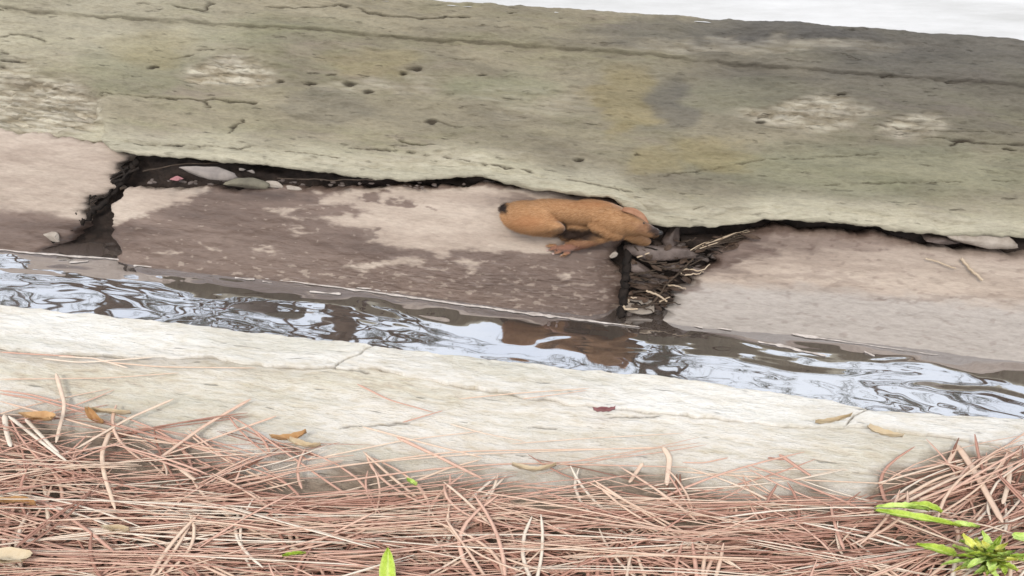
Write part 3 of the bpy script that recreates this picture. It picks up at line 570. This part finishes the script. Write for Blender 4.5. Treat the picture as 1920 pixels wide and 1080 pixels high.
# ------------------------------------------------------------------ dog
exec_dog = True
def dog():
    root = empty('dog', tuple(BLOCK.at(1080, 440)))
    tag(root, 'small brown dog with dark tail and muzzle crouching on the middle block under the slab', 'dog')
    inv = Matrix.Translation(Vector(root.location)).inverted()
    parts = []; K = PX
    def P(x, y, c): q = BLOCK.ab(x, y); return BLOCK.pt(q[0], q[1], c * K)
    AX = np.stack([D, BLOCK.u, BLOCK.w])
    bm0 = bmesh.new(); bmesh.ops.create_icosphere(bm0, subdivisions=3, radius=1); sv = np.array([v.co[:] for v in bm0.verts]); sf = np.array([[q.index for q in f.verts] for f in bm0.faces]); bm0.free()
    def ell(x, y, c, rx, ry, rz, rot=0):
        co, si = math.cos(rot), math.sin(rot); A = np.stack([D * co + BLOCK.u * si, -D * si + BLOCK.u * co, BLOCK.w])
        parts.append(((sv * np.array([rx, ry, rz]) * K) @ A + P(x, y, c), sf))
    def limb(pts):
        pts = np.array(pts, float); k = 14; q = spline(pts, k)
        for (x, y, c, r) in q: ell(x, y, c, r * 1.35, r, r)
    ell(1002, 405, 32, 58, 29, 32); ell(998, 415, 44, 48, 22, 26, -.06); ell(1078, 397, 32, 88, 21, 28, -.04); ell(1128, 400, 36, 58, 24, 30, -.1)
    ell(1035, 420, 48, 30, 12, 16, -.2); ell(1152, 412, 46, 46, 25, 30, -.22); ell(1140, 428, 46, 34, 15, 20, -.3)
    ell(1182, 416, 52, 32, 19, 25, -.35); ell(1208, 427, 56, 24, 11, 15, -.3); ell(1224, 432, 57, 12, 7.5, 10, -.3)
    limb([(1150, 424, 36, 17), (1135, 438, 34, 13), (1100, 452, 28, 10), (1068, 462, 17, 8.5)]); ell(1060, 464, 13, 18, 7, 10, .1)
    for x, y in ((1036, 459.5), (1037, 466.5), (1047, 472.5), (1063, 475)): ell(x, y, 12, 9, 2.7, 7, .35)
    limb([(1085, 420, 22, 13), (1100, 434, 14, 12), (1062, 443, 9, 7)]); ell(1098, 432, 12, 34, 13, 12)
    limb([(1010, 425, 30, 15), (1035, 432, 20, 10), (1058, 434, 14, 7)])
    limb([(972, 394, 18, 9), (956, 387, 12, 7), (946, 391, 8, 5)])
    limb([(1185, 436, 34, 12), (1200, 446, 20, 9), (1212, 452, 8, 7)])
    V, F = join(parts); me = mesh('dog_raw', V, F); ob = bpy.data.objects.new('dog_raw', me); col.objects.link(ob)
    md = ob.modifiers.new('r', 'REMESH'); md.mode = 'VOXEL'; md.voxel_size = .0027
    ms = ob.modifiers.new('s', 'SMOOTH'); ms.factor = .5; ms.iterations = 6
    dg = bpy.context.evaluated_depsgraph_get(); me2 = bpy.data.meshes.new_from_object(ob.evaluated_get(dg)); bpy.data.objects.remove(ob)
    me2.name = 'body'
    co = np.empty(len(me2.vertices) * 3); me2.vertices.foreach_get('co', co); co = co.reshape(-1, 3)
    rel = co - BLOCK.o; a, b, c = rel @ D, rel @ BLOCK.u, rel @ BLOCK.w; px, py = pxof(BLOCK, a, b)
    nz = 10 * fbm(a * 20, b * 40 + c * 30, 3)
    def spot(x, y, rx, ry): return sstep(1.25, .6, np.hypot((px + nz - x) / rx, (py + nz * .4 - y) / ry))
    dark = np.clip(spot(950, 387, 13, 13) + .95 * spot(1088, 438, 46, 12) * (py < 449) + spot(1232, 430, 12, 12) * .8 + .16 * sstep(1130, 1230, px + nz) + .8 * sstep(14, 4, c / K) * (py < 445), 0, 1)  # belly gap and underside are painted shade; tail and muzzle are dark coat
    rust = np.clip(.6 * np.exp(-np.hypot((px - 1000) / 34, (py - 414) / 13) ** 2) + .5 * np.exp(-np.hypot((px - 1120) / 60, (py - 382) / 7) ** 2), 0, 1)
    pink = np.clip(spot(1062, 466, 52, 10) * .9 + .6 * spot(1100, 455, 40, 8) + .45 * spot(1215, 424, 26, 10), 0, 1)
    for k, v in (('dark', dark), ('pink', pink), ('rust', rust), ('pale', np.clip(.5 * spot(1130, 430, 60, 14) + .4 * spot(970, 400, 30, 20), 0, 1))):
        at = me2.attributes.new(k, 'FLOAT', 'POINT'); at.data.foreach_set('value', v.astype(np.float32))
    me2.attributes.new('pc', 'FLOAT_VECTOR', 'POINT').data.foreach_set('vector', np.stack([a, b, c], -1).astype(np.float32).ravel())
    me2.polygons.foreach_set('use_smooth', np.ones(len(me2.polygons), bool))
    nb = NB('tan_dog_coat'); pc = nb.attr('pc', True)
    n1 = nb.noise(nb.scale(pc, (10, 20, 20)), 1., 4, .6); cc = nb.ramp(n1, [(.3, C(170, 120, 82)), (.55, C(194, 146, 102)), (.75, C(210, 164, 120))])
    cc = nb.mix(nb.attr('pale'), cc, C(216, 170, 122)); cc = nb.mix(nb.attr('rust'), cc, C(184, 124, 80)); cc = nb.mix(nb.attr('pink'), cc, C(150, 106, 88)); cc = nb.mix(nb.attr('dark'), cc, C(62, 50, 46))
    hr = nb.noise(nb.scale(pc, (45, 260, 260)), 1., 5, .7, .3); cc = nb.mix(.5, cc, nb.ramp(hr, [(.3, G(.36)), (.7, G(.64))]), 'OVERLAY')
    nb.p(Base_Color=cc, Roughness=.75, Normal=nb.bump(hr, .003, .6)); nb.bsdf.inputs['Specular IOR Level'].default_value = .2
    nb.bsdf.inputs['Sheen Weight'].default_value = .25; nb.bsdf.inputs['Sheen Roughness'].default_value = .5
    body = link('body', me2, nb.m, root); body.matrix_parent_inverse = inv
    # short coat
    me2.calc_loop_triangles(); nt = len(me2.loop_triangles); tri = np.empty(nt * 3, np.int32); me2.loop_triangles.foreach_get('vertices', tri); tri = tri.reshape(-1, 3)
    p0, p1, p2 = co[tri[:, 0]], co[tri[:, 1]], co[tri[:, 2]]; nr = np.cross(p1 - p0, p2 - p0); ar = np.linalg.norm(nr, axis=1); nr /= ar[:, None] + 1e-12
    ks = rng.choice(nt, 70000, p=ar / ar.sum()); w = rng.dirichlet((1, 1, 1), 70000)
    o = p0[ks] * w[:, :1] + p1[ks] * w[:, 1:2] + p2[ks] * w[:, 2:]
    ok = ~((spot(1056, 466, 34, 12)[tri[ks, 0]] > .3)); ks, o = ks[ok], o[ok]; m = len(o)
    flow = -D * 1.0 - BLOCK.u * .35; dr = nr[ks] * .26 + flow * .8 + rng.normal(size=(m, 3)) * .16; dr /= np.linalg.norm(dr, axis=1)[:, None]
    L = (.007 + .008 * rng.random(m))[:, None]; sd = np.cross(dr, nr[ks]); sd /= np.linalg.norm(sd, axis=1)[:, None] + 1e-9
    V = np.stack([o - sd * .00045, o + sd * .00045, o + dr * L * .6 + nr[ks] * .0006 + sd * .0003, o + dr * L * .6 + nr[ks] * .0006 - sd * .0003, o + dr * L], 1).reshape(-1, 3)
    i = np.arange(m)[:, None] * 5; F = np.concatenate([i + np.array([[0, 1, 2]]), i + np.array([[0, 2, 3]]), i + np.array([[3, 2, 4]])])
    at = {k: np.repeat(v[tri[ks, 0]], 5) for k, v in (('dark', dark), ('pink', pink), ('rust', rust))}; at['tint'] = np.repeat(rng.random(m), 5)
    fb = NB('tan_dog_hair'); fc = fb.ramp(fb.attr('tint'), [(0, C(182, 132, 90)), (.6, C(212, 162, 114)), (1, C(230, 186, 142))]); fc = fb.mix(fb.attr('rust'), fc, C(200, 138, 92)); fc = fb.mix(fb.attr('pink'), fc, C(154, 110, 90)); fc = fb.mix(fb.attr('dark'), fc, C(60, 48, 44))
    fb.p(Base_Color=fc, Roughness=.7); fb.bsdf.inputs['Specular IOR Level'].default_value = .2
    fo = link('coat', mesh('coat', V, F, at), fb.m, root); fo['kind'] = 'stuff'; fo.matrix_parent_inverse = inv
    # ear, eye, nose, claws
    def flap(name, pts, wid, mat, label=None):
        q = spline(np.array(pts, float), 12); vv = []
        for i, (x, y, c) in enumerate(q):
            t = i / 11; wv = wid * (math.sin(math.pi * min(1, .18 + t * .80)) ** .7)
            for k, (dy, dc) in enumerate(((-wv, 0), (-wv * .5, -4), (0, -6), (wv * .5, -4), (wv, 0), (wv * .5, -1), (0, -2.5), (-wv * .5, -1))): vv.append(P(x - dy * .7, y + dy, c + dc + 6))
        i = np.arange(11)[:, None]; j = np.arange(8)[None]; b0 = i * 8 + j; b1 = i * 8 + (j + 1) % 8
        o = link(name, mesh(name, vv, np.stack([b0, b1, b1 + 8, b0 + 8], -1).reshape(-1, 4)), mat, root); o.matrix_parent_inverse = inv
    flap('ear', [(1166, 391, 62), (1184, 394, 72), (1202, 404, 74), (1212, 416, 70)], 5, mat_simple('ear_skin', C(150, 104, 76), C(188, 142, 112), 30, .7, .002))
    blk = NB('wet_black'); blk.p(Base_Color=(.014, .011, .01, 1), Roughness=.45)
    def bead(name, x, y, c, r, mt):
        o = link(name, mesh(name, (sv * np.array([r * 1.3, r, r]) * K) @ AX + P(x, y, c), sf), mt, root); o.matrix_parent_inverse = inv
    bead('eye', 1203, 417, 66.5, 2.2, blk.m); bead('nose', 1234, 434, 60, 4.2, blk.m)
    cl = mat_simple('claw_horn', C(190, 160, 150), C(232, 208, 198), 40, .4, .001)
    for x, y in ((1026, 461.5), (1027, 469), (1038, 475), (1054, 478)): bead('claw', x, y, 8, 2.2, cl)
dog()

# ------------------------------------------------------------------ pine needles
FLAT = 3.16
def needle_arrays(P, w, k=9, taper=.35, sides=5):
    """a needle lying on the bank; P (m,3) control points, w half width; wide pieces are as the photograph shows them"""
    P = spline(P, k); t = np.gradient(P, axis=0); tx, ty = t[:, 0] / FLAT, t[:, 1]; l = np.hypot(tx, ty) + 1e-9
    e1 = np.stack([-ty / l * FLAT, tx / l, np.zeros(k)], -1); e2 = np.array([0, 0, 1.])
    ww = w * np.where((np.arange(k) == 0) | (np.arange(k) == k - 1), taper, 1.) * np.linspace(1.08, .8, k)
    an = np.arange(sides) / sides * 2 * math.pi + .3
    V = P[:, None] + (e1[:, None] * np.cos(an)[None, :, None] + e2 * np.sin(an)[None, :, None]) * ww[:, None, None]
    i = np.arange(k - 1)[:, None]; j = np.arange(sides)[None, :]; b0 = i * sides + j; b1 = i * sides + (j + 1) % sides
    return V.reshape(-1, 3), np.stack([b0, b1, b1 + sides, b0 + sides], -1).reshape(-1, 4)
def rand_fascicle(x, y, z, ang, L, w, r):
    """two or three needles from one sheath"""
    out = []
    for q in range(r.integers(1, 4)):
        a = ang + r.normal() * .07; bend = r.normal() * .24; t = np.linspace(0, 1, 5) - .5
        dx = np.cos(a) * t * L - np.sin(a) * bend * L * (t * t - .25); dy = np.sin(a) * t * L + np.cos(a) * bend * L * (t * t - .25)
        zz = z + np.abs(r.normal() * .006) + t * r.normal() * .010
        out.append(needle_arrays(np.stack([x + dx * FLAT, y + dy, np.maximum(zz, .006)], -1), w * (.8 + .4 * r.random())))
    return out
def litter(px, py): return py - np.interp(px, [p[0] for p in LIT], [p[1] for p in LIT])
bulk, tints, tops = [], [], []
r = np.random.default_rng(21); made = 0
while made < 1950:
    px = r.uniform(-450, 2400); py = r.uniform(720, 1330); d = litter(px, py) + r.normal() * 20 + 22 * float(perlin(np.array(px / 130.), np.array(py / 60.)))
    dens = np.clip((d + 40) / 150, 0, 1) ** 1.4
    if 520 < px < 1640 and py < 930: dens *= .3
    if r.random() > dens: continue
    made += 1; p = BANK.at(px, py); right = np.clip((px - 1500) / 250, 0, 1)
    ang = r.uniform(0, math.pi) if r.random() > .72 * right + .35 * (1 - right) else (r.normal(.85, .28) if right > .5 else r.normal(-.08, .35))
    depth = np.clip(d / 120, 0, 1); z = .008 + r.random() ** 1.3 * .045 * depth
    f = rand_fascicle(p[0], p[1], z, ang, r.uniform(.10, .21), r.uniform(.0009, .0016), r)
    tn = np.clip(r.normal(.52, .27) - .1 * (z < .02) * depth, 0, 1)
    if z > .036 and 0 < px < 1920 and 780 < py < 1080 and len(tops) < 150 and r.random() < .8: tops.append((f, tn, px)); continue
    for v, ff in f: bulk.append((v, ff)); tints.append(np.full(len(v), np.clip(tn + r.normal() * .08, 0, 1)))
V, F = join(bulk)
tag(link('pine_litter', mesh('pine_litter', V, F, {'tint': np.concatenate(tints)}), M_needle), 'thick layer of fallen pinkish-brown pine needles along the near edge', 'pine litter', kind='stuff')
for f, tn, px in tops:
    V, F = join(f); w = 'left' if px < 640 else ('right' if px > 1500 else 'middle')
    tag(link('pine_needle', mesh('pine_needle', V, F, {'tint': np.full(len(V), min(1, tn + .12))}), M_needle), f'dry pine needle bundle lying on top of the {w} needle litter', 'pine needle', f'needles on top of the {w} litter')
HAND = [([(0, 732), (60, 740), (165, 768)], .45, 2.6, 'pink arched needle at the left edge, highest above the heap'), ([(0, 738), (70, 748), (160, 775)], .4, 2.6, 'second pink arched needle at the left edge, just below the highest'),
    ([(0, 752), (120, 785), (230, 815), (480, 858)], .75, 2.3, 'long needle slanting down from the left edge across the heap'), ([(105, 700), (122, 760), (105, 830)], .85, 2.4, 'pale upright curved needle above the left heap'),
    ([(325, 748), (240, 785), (145, 840)], .85, 2.4, 'pale needle slanting up from the left heap, left of three'), ([(470, 748), (380, 800), (290, 866)], .7, 2.6, 'pinkish needle slanting up from the left heap, middle of three'), ([(518, 780), (400, 822), (300, 856)], .7, 2.2, 'pinkish needle slanting up from the left heap, right of three'),
    ([(8, 778), (12, 810), (20, 838)], 1., 3., 'thick cream needle standing at the far left'), ([(16, 780), (60, 815), (125, 865)], 1., 2.6, 'cream needle slanting right from the far left corner of the heap'), ([(48, 786), (80, 820), (110, 850)], 1., 2.6, 'second cream needle beside the curled leaf at left'),
    ([(207, 806), (190, 850), (195, 890), (216, 955)], .8, 2.4, 'long pale needle running down the left heap'), ([(160, 778), (330, 830), (470, 868)], .6, 2.6, 'long pink needle along the left heap\'s upper edge'),
    ([(340, 880), (365, 900)], .85, 3.2, 'short thick pale needle on the left heap near its right end'), ([(680, 800), (800, 832), (905, 858)], .85, 2.4, 'cream needle slanting down over the middle litter, upper'), ([(745, 820), (830, 860), (905, 898)], .6, 3., 'thick pink needle slanting down over the middle litter'),
    ([(845, 795), (905, 812), (985, 828)], .9, 1.8, 'thin pale needle lying alone on concrete above the middle litter'), ([(600, 858), (760, 825), (905, 808)], .85, 2., 'pale needle sloping up to the right over the middle litter'), ([(560, 885), (850, 846), (1248, 840)], .75, 2.2, 'very long level needle across the middle litter, uppermost'),
    ([(640, 872), (870, 852), (1245, 838)], .85, 2.1, 'very long level needle across the middle litter, second from top'), ([(1244, 838), (1256, 858), (1250, 910)], .85, 3., 'bent upright pinkish needle right of the middle litter'), ([(1205, 868), (1190, 890), (1180, 905)], .8, 2.4, 'short upright needle left of the bent upright one'),
    ([(960, 832), (1100, 822), (1282, 812)], .85, 1.7, 'thin pale needle on concrete right of the middle litter'), ([(620, 905), (800, 880), (960, 868), (1290, 876)], .6, 2.4, 'long pink needle arching over the middle litter'), ([(670, 720), (730, 750), (812, 773)], .5, 1.6, 'thin grey-brown needle lying on bare concrete below the kerb crack'),
    ([(755, 792), (830, 770)], .45, 1.5, 'short thin needle on bare concrete, left of centre'), ([(860, 748), (960, 738), (1105, 728)], .8, 1.8, 'pale needle lying along the groove right of centre'), ([(980, 748), (1100, 732)], .7, 1.4, 'thin needle just below the groove needle right of centre'),
    ([(80, 672), (150, 680), (285, 670)], .95, 2.6, 'cream needle in the groove at left, upper of the tangle'), ([(110, 668), (180, 672), (240, 690)], .9, 2.6, 'cream needle in the groove at left, crossing the tangle'), ([(190, 678), (300, 688), (480, 690)], .8, 2.2, 'long straw-coloured needle in the groove at left'),
    ([(0, 711), (200, 709), (335, 699)], .75, 1.8, 'long thin pink needle on concrete below the left groove'), ([(0, 660), (60, 664), (140, 668)], .45, 2.4, 'pink needle in the groove at the left edge'), ([(1280, 867), (1320, 868), (1365, 858)], .6, 2., 'short needle lying alone between middle and right litter'),
    ([(1462, 852), (1490, 872), (1520, 892)], .4, 2.4, 'brown needle slanting down between middle and right litter'), ([(1440, 858), (1470, 862)], .2, 2.6, 'short dark brown bit lying beside the slanting brown needle'), ([(1270, 884), (1500, 900), (1700, 908)], .8, 2.2, 'long level needle reaching the right heap'),
    ([(1640, 908), (1780, 868), (1805, 862)], .9, 2.2, 'pale needle along the right heap\'s upper edge'), ([(1795, 834), (1825, 880), (1880, 980)], .75, 3.4, 'thick needle crossing steeply down the right heap'), ([(1792, 838), (1785, 855), (1775, 872)], .75, 2.6, 'short upright needle at the top of the right heap'),
    ([(1680, 940), (1760, 895), (1930, 850)], .8, 2.6, 'long needle sweeping up the right heap, outermost'), ([(1690, 945), (1790, 895), (1930, 862)], .85, 2.6, 'long needle sweeping up the right heap, second'), ([(1720, 940), (1800, 905), (1930, 880)], .8, 2.6, 'long needle sweeping up the right heap, third'),
    ([(1895, 868), (1890, 910), (1880, 945)], .85, 2.6, 'curved upright needle at the right edge of the right heap'), ([(1670, 970), (1760, 1005), (1830, 1030)], .85, 2., 'thin needle crossing below the green sprout at right'), ([(770, 905), (840, 878), (900, 862)], .8, 2.2, 'pale needle rising over the middle litter toward the right'), ([(1690, 960), (1850, 985), (1930, 1010)], .85, 1.8, 'thin pale needle beneath the green leaves at right')]
for i, (pts, tn, w, lab) in enumerate(HAND):
    pts = np.array(pts, float); dd = litter(pts[:, 0], pts[:, 1]); zz = .012 + .045 * np.clip(dd / 110, 0, 1) + .006
    P = np.stack([BANK.at(x, y, z) for (x, y), z in zip(pts, zz)]); V, F = needle_arrays(P, w * .00075, k=16, sides=6)
    tag(link('pine_needle', mesh('pine_needle', V, F, {'tint': np.full(len(V), tn)}), M_needle), lab, 'pine needle', 'loose needles one can pick out')

# ------------------------------------------------------------------ dead leaves and bits on the bank
def leaf_mesh(name, pts, wid, z, curl=.02, fold=.006, k=12, plane=BANK, m=7):
    """a blade with a midrib fold and a curl; wid in photograph rows"""
    q = spline(np.array(pts, float), k); zz = np.broadcast_to(z, (len(pts),)); zs = np.interp(np.linspace(0, 1, k), np.linspace(0, 1, len(pts)), zz)
    P = np.stack([plane.at(x, y, c) for (x, y), c in zip(q, zs)]); t = np.gradient(P, axis=0); tx, ty = t[:, 0] / FLAT, t[:, 1]; l = np.hypot(tx, ty) + 1e-9
    e1 = np.stack([-ty / l * FLAT, tx / l, np.zeros(k)], -1); V = []; RB = []
    for side in (0, 1):
        for i in range(k):
            s = i / (k - 1); wv = wid * .00125 * .5 * max(.03, 1.9 * (s + .02) ** .55 * (1 - s) ** .8)
            for j in range(m):
                f = j / (m - 1) * 2 - 1
                RB.append(abs(f)); V.append(P[i] + e1[i] * wv * f + Z * (abs(f) * fold + curl * (s - .5) ** 2 * 2 + .0016 * math.sin(s * 23 + f * 3) - .0012 * side))
    V = np.array(V); F0 = gridfaces(k, m); F = np.concatenate([F0, F0[:, ::-1] + k * m])
    return mesh(name, V, F, {'rib': np.array(RB)})
def dead(name, pts, wid, mat, label, z=.012, curl=.03, fold=.012, cat='leaf', group='dead leaves on the near bank'):
    tag(link(name, leaf_mesh(name, pts, wid, z, curl, fold), mat), label, cat, group)
dead('dead_leaf', [(52, 790), (75, 784), (102, 795)], 26, M_leafd, 'curled tan leaf among the cream needles at far left', z=.03)
dead('dead_leaf', [(168, 776), (205, 774), (250, 782)], 9, M_leafp, 'thin pale leaf lying above the left heap', z=.014)
dead('dead_leaf', [(512, 830), (545, 824), (578, 820)], 15, M_leafd, 'orange-brown curled leaf on concrete left of centre', z=.012, curl=.04)
dead('dead_leaf', [(545, 832), (570, 838), (604, 842)], 11, M_leafp, 'pale tan leaf half attached below the orange-brown leaf', z=.010)
dead('dead_leaf', [(960, 880), (1005, 884), (1042, 880)], 9, M_leafp, 'narrow yellow curled leaf on the middle litter', z=.03)
dead('dead_leaf', [(1525, 800), (1560, 791), (1592, 787)], 8, M_leafp, 'pale sliver of leaf in the groove at right', z=.012)
dead('dead_leaf', [(1622, 808), (1655, 815), (1688, 826)], 11, M_leafp, 'pale straw-coloured leaf slanting down on the right concrete', z=.012)
dead('dead_leaf', [(198, 998), (222, 994), (248, 1002)], 13, M_leafp, 'small whitish leaf on the left heap near its bottom', z=.05)
dead('dead_leaf', [(-12, 1055), (18, 1045), (48, 1062)], 34, M_leafp, 'broad cream leaf at the bottom left corner', z=.06)
dead('dead_leaf', [(0, 948), (40, 940), (75, 955)], 14, M_leafd, 'tan leaf half buried in the left heap', z=.05)
dead('dead_leaf', [(1112, 776), (1130, 771), (1152, 774)], 9, M_pink, 'tiny reddish scrap on concrete right of centre', z=.010)
dead('dead_leaf', [(170, 715 + 60), (180, 790), (200, 800)], 8, M_leafd, 'small brown leaf scrap just under the thin pale leaf', z=.02)

# ------------------------------------------------------------------ green weeds
def mat_green(name, c1, c2):
    b = NB(name); tc = b.new('ShaderNodeTexCoord').outputs['Object']; n = b.noise(tc, 22, 4, .6); c = b.ramp(n, [(.3, c1), (.7, c2)])
    c = b.mix(b.ramp(b.attr('rib'), [(.05, G(.55)), (.22, G(0)), (.7, G(0)), (1, G(.45))]), c, C(224, 230, 150)); sp = b.noise(tc, 160, 3, .7); c = b.mix(.5, c, b.ramp(sp, [(.3, G(.3)), (.7, G(.66))]), 'OVERLAY')
    b.p(Base_Color=c, Roughness=.6, Normal=b.bump(b.math('ADD', sp, b.attr('rib')), .003, .7)); b.bsdf.inputs['Subsurface Weight'].default_value = .15; b.bsdf.inputs['Subsurface Radius'].default_value = (.01, .015, .004); return b.m
M_gr = mat_green('fresh_green_leaf', C(150, 182, 54, .85), C(200, 216, 88, .9)); M_gr2 = mat_green('pale_green_leaf', C(176, 204, 96, .9), C(216, 232, 140, .95)); M_gr3 = mat_green('yellow_green_leaf', C(204, 210, 90, .9), C(228, 222, 120, .95))
def weed(label, base, leaves, stem=True):
    b0 = BANK.at(*base); root = empty('weed', tuple(b0)); tag(root, label, 'weed', 'green weeds in the needle litter'); inv = Matrix.Translation(Vector(b0)).inverted()
    if stem:
        V, F = tube_arrays(spline(np.stack([b0, b0 + Z * .03 + D * .01, b0 + Z * .07]), 8), np.linspace(.006, .004, 8)); o = link('stem', mesh('stem', V, F), M_gr2, root); o.matrix_parent_inverse = inv
    for pts, wid, z, mt in leaves:
        o = link('leaf', leaf_mesh('leaf', pts, wid, z, .0, .008, 12), mt, root); o.matrix_parent_inverse = inv
ro = np.random.default_rng(5); lv = []
for i in range(40):
    an = ro.uniform(0, 6.28); L = ro.uniform(28, 66); x0, y0 = 1852 + 10 * ro.normal(), 1052 + 4 * ro.normal(); x1 = x0 + L * 1.25 * math.cos(an); y1 = y0 + L * .75 * math.sin(an) - 6
    h = ro.uniform(.07, .12); lv.append(([(x0, y0), ((x0 + x1) / 2 + 4 * ro.normal(), (y0 + y1) / 2 - 4), (x1, y1)], ro.uniform(4.5, 8.5), (.06, h, h - .015 * ro.random()), (M_gr, M_gr2, M_gr2, M_gr3)[i % 4]))
weed('feathery yellow-green weed in the bottom right corner, its narrow leaves in a rosette', (1852, 1060), lv)
weed('green sprout of narrow leaves lying over the right needle heap', (1660, 958), [
    ([(1640, 952), (1695, 950), (1742, 958)], 14, (.065, .085, .075), M_gr2), ([(1640, 958), (1720, 972), (1800, 988)], 14, (.07, .085, .08), M_gr), ([(1690, 952), (1730, 947), (1765, 962)], 12, (.075, .09, .08), M_gr), ([(1775, 984), (1800, 984), (1835, 990)], 12, (.07, .08, .07), M_gr2)], stem=False)
weed('single green leaf left of the corner rosette, tip to the left', (1790, 1042), [([(1790, 1043), (1755, 1030), (1716, 1022)], 15, (.065, .08, .075), M_gr)], stem=False)
weed('single leaf clipped by the right edge above the corner rosette', (1950, 1015), [([(1955, 1020), (1920, 1008), (1898, 1002)], 22, (.065, .08, .075), M_gr2)], stem=False)
weed('single upright bright green grass blade at the bottom, left of centre', (727, 1100), [([(727, 1110), (727, 1070), (728, 1030)], 10, (.06, .09, .10), M_gr)], stem=False)
weed('tiny pale green leaf tip poking out of the middle litter', (775, 915), [([(782, 912), (773, 906), (764, 899)], 6, (.04, .05, .05), M_gr2)], stem=False)
weed('tiny bright green tip poking from the litter at the bottom left', (550, 1046), [([(530, 1044), (552, 1040), (574, 1038)], 7, (.06, .07, .07), M_gr)], stem=False)

# ------------------------------------------------------------------ pine trees beyond the road, which the water mirrors
M_bark = mat_simple('pine_bark', C(84, 64, 50), C(128, 104, 86), 8, .9, .02)
M_pine = mat_simple('pine_foliage', C(66, 80, 68), C(112, 124, 106), 3, .7, .0)
def pine(s, n, h, lean, seed, label):
    r = np.random.default_rng(seed); base = D * s + N * n + Z * .33; root = empty('pine_tree', tuple(base)); tag(root, label, 'tree', 'pine trees beyond the road'); inv = Matrix.Translation(Vector(base)).inverted()
    tip = base + Z * h - N * lean; tr = spline(np.stack([base, base + Z * h * .5 - N * lean * .3, tip]), 16)
    parts = [tube_arrays(tr, np.linspace(.2, .04, 16), 10)]; tufts = []
    for i in range(34):
        t = .35 + .65 * i / 33; o = tr[int(t * 15)]; an = r.random() * 6.28; L = (1.15 - t) * 2.6 + .35
        e = o + (D * math.cos(an) + N * math.sin(an)) * L + Z * (.25 * L + .2 * r.normal()); pa = spline(np.stack([o, (o + e) / 2 + Z * .12 * r.normal(), e]), 8); parts.append(tube_arrays(pa, np.linspace(.045, .012, 8), 5))
        for j in range(2):
            cc = pa[(7, 4)[j]]
            for q in range(4): tufts.append(cc + r.normal(size=3) * np.array([.2, .2, .09]))
    V, F = join(parts); o = link('trunk', mesh('trunk', V, F), M_bark, root); o.matrix_parent_inverse = inv
    tufts = np.array(tufts); k = 22; m = len(tufts) * k; o = np.repeat(tufts, k, 0) + r.normal(size=(m, 3)) * .04; d = r.normal(size=(m, 3)) + Z * .3; d /= np.linalg.norm(d, axis=1)[:, None]
    sd = np.cross(d, r.normal(size=(m, 3))); sd /= np.linalg.norm(sd, axis=1)[:, None]; L = r.uniform(.14, .26, m)[:, None]
    V = np.stack([o - sd * .006, o + sd * .006, o + d * L], 1).reshape(-1, 3); F = np.arange(m * 3).reshape(-1, 3)
    q = link('crown', mesh('crown', V, F, smooth=False), M_pine, root); q.matrix_parent_inverse = inv
pine(-3.0, 6.4, 7.2, .8, 3, 'left pine tree beyond the road, mirrored in the water')
pine(1.0, 7.4, 6.7, .6, 4, 'middle pine tree beyond the road, mirrored in the water')
pine(4.7, 6.2, 6.3, .9, 5, 'right pine tree beyond the road, mirrored in the water')
pine(-6.2, 6.6, 7.6, .7, 9, 'farthest left pine tree beyond the road, mirrored at the left end of the water')
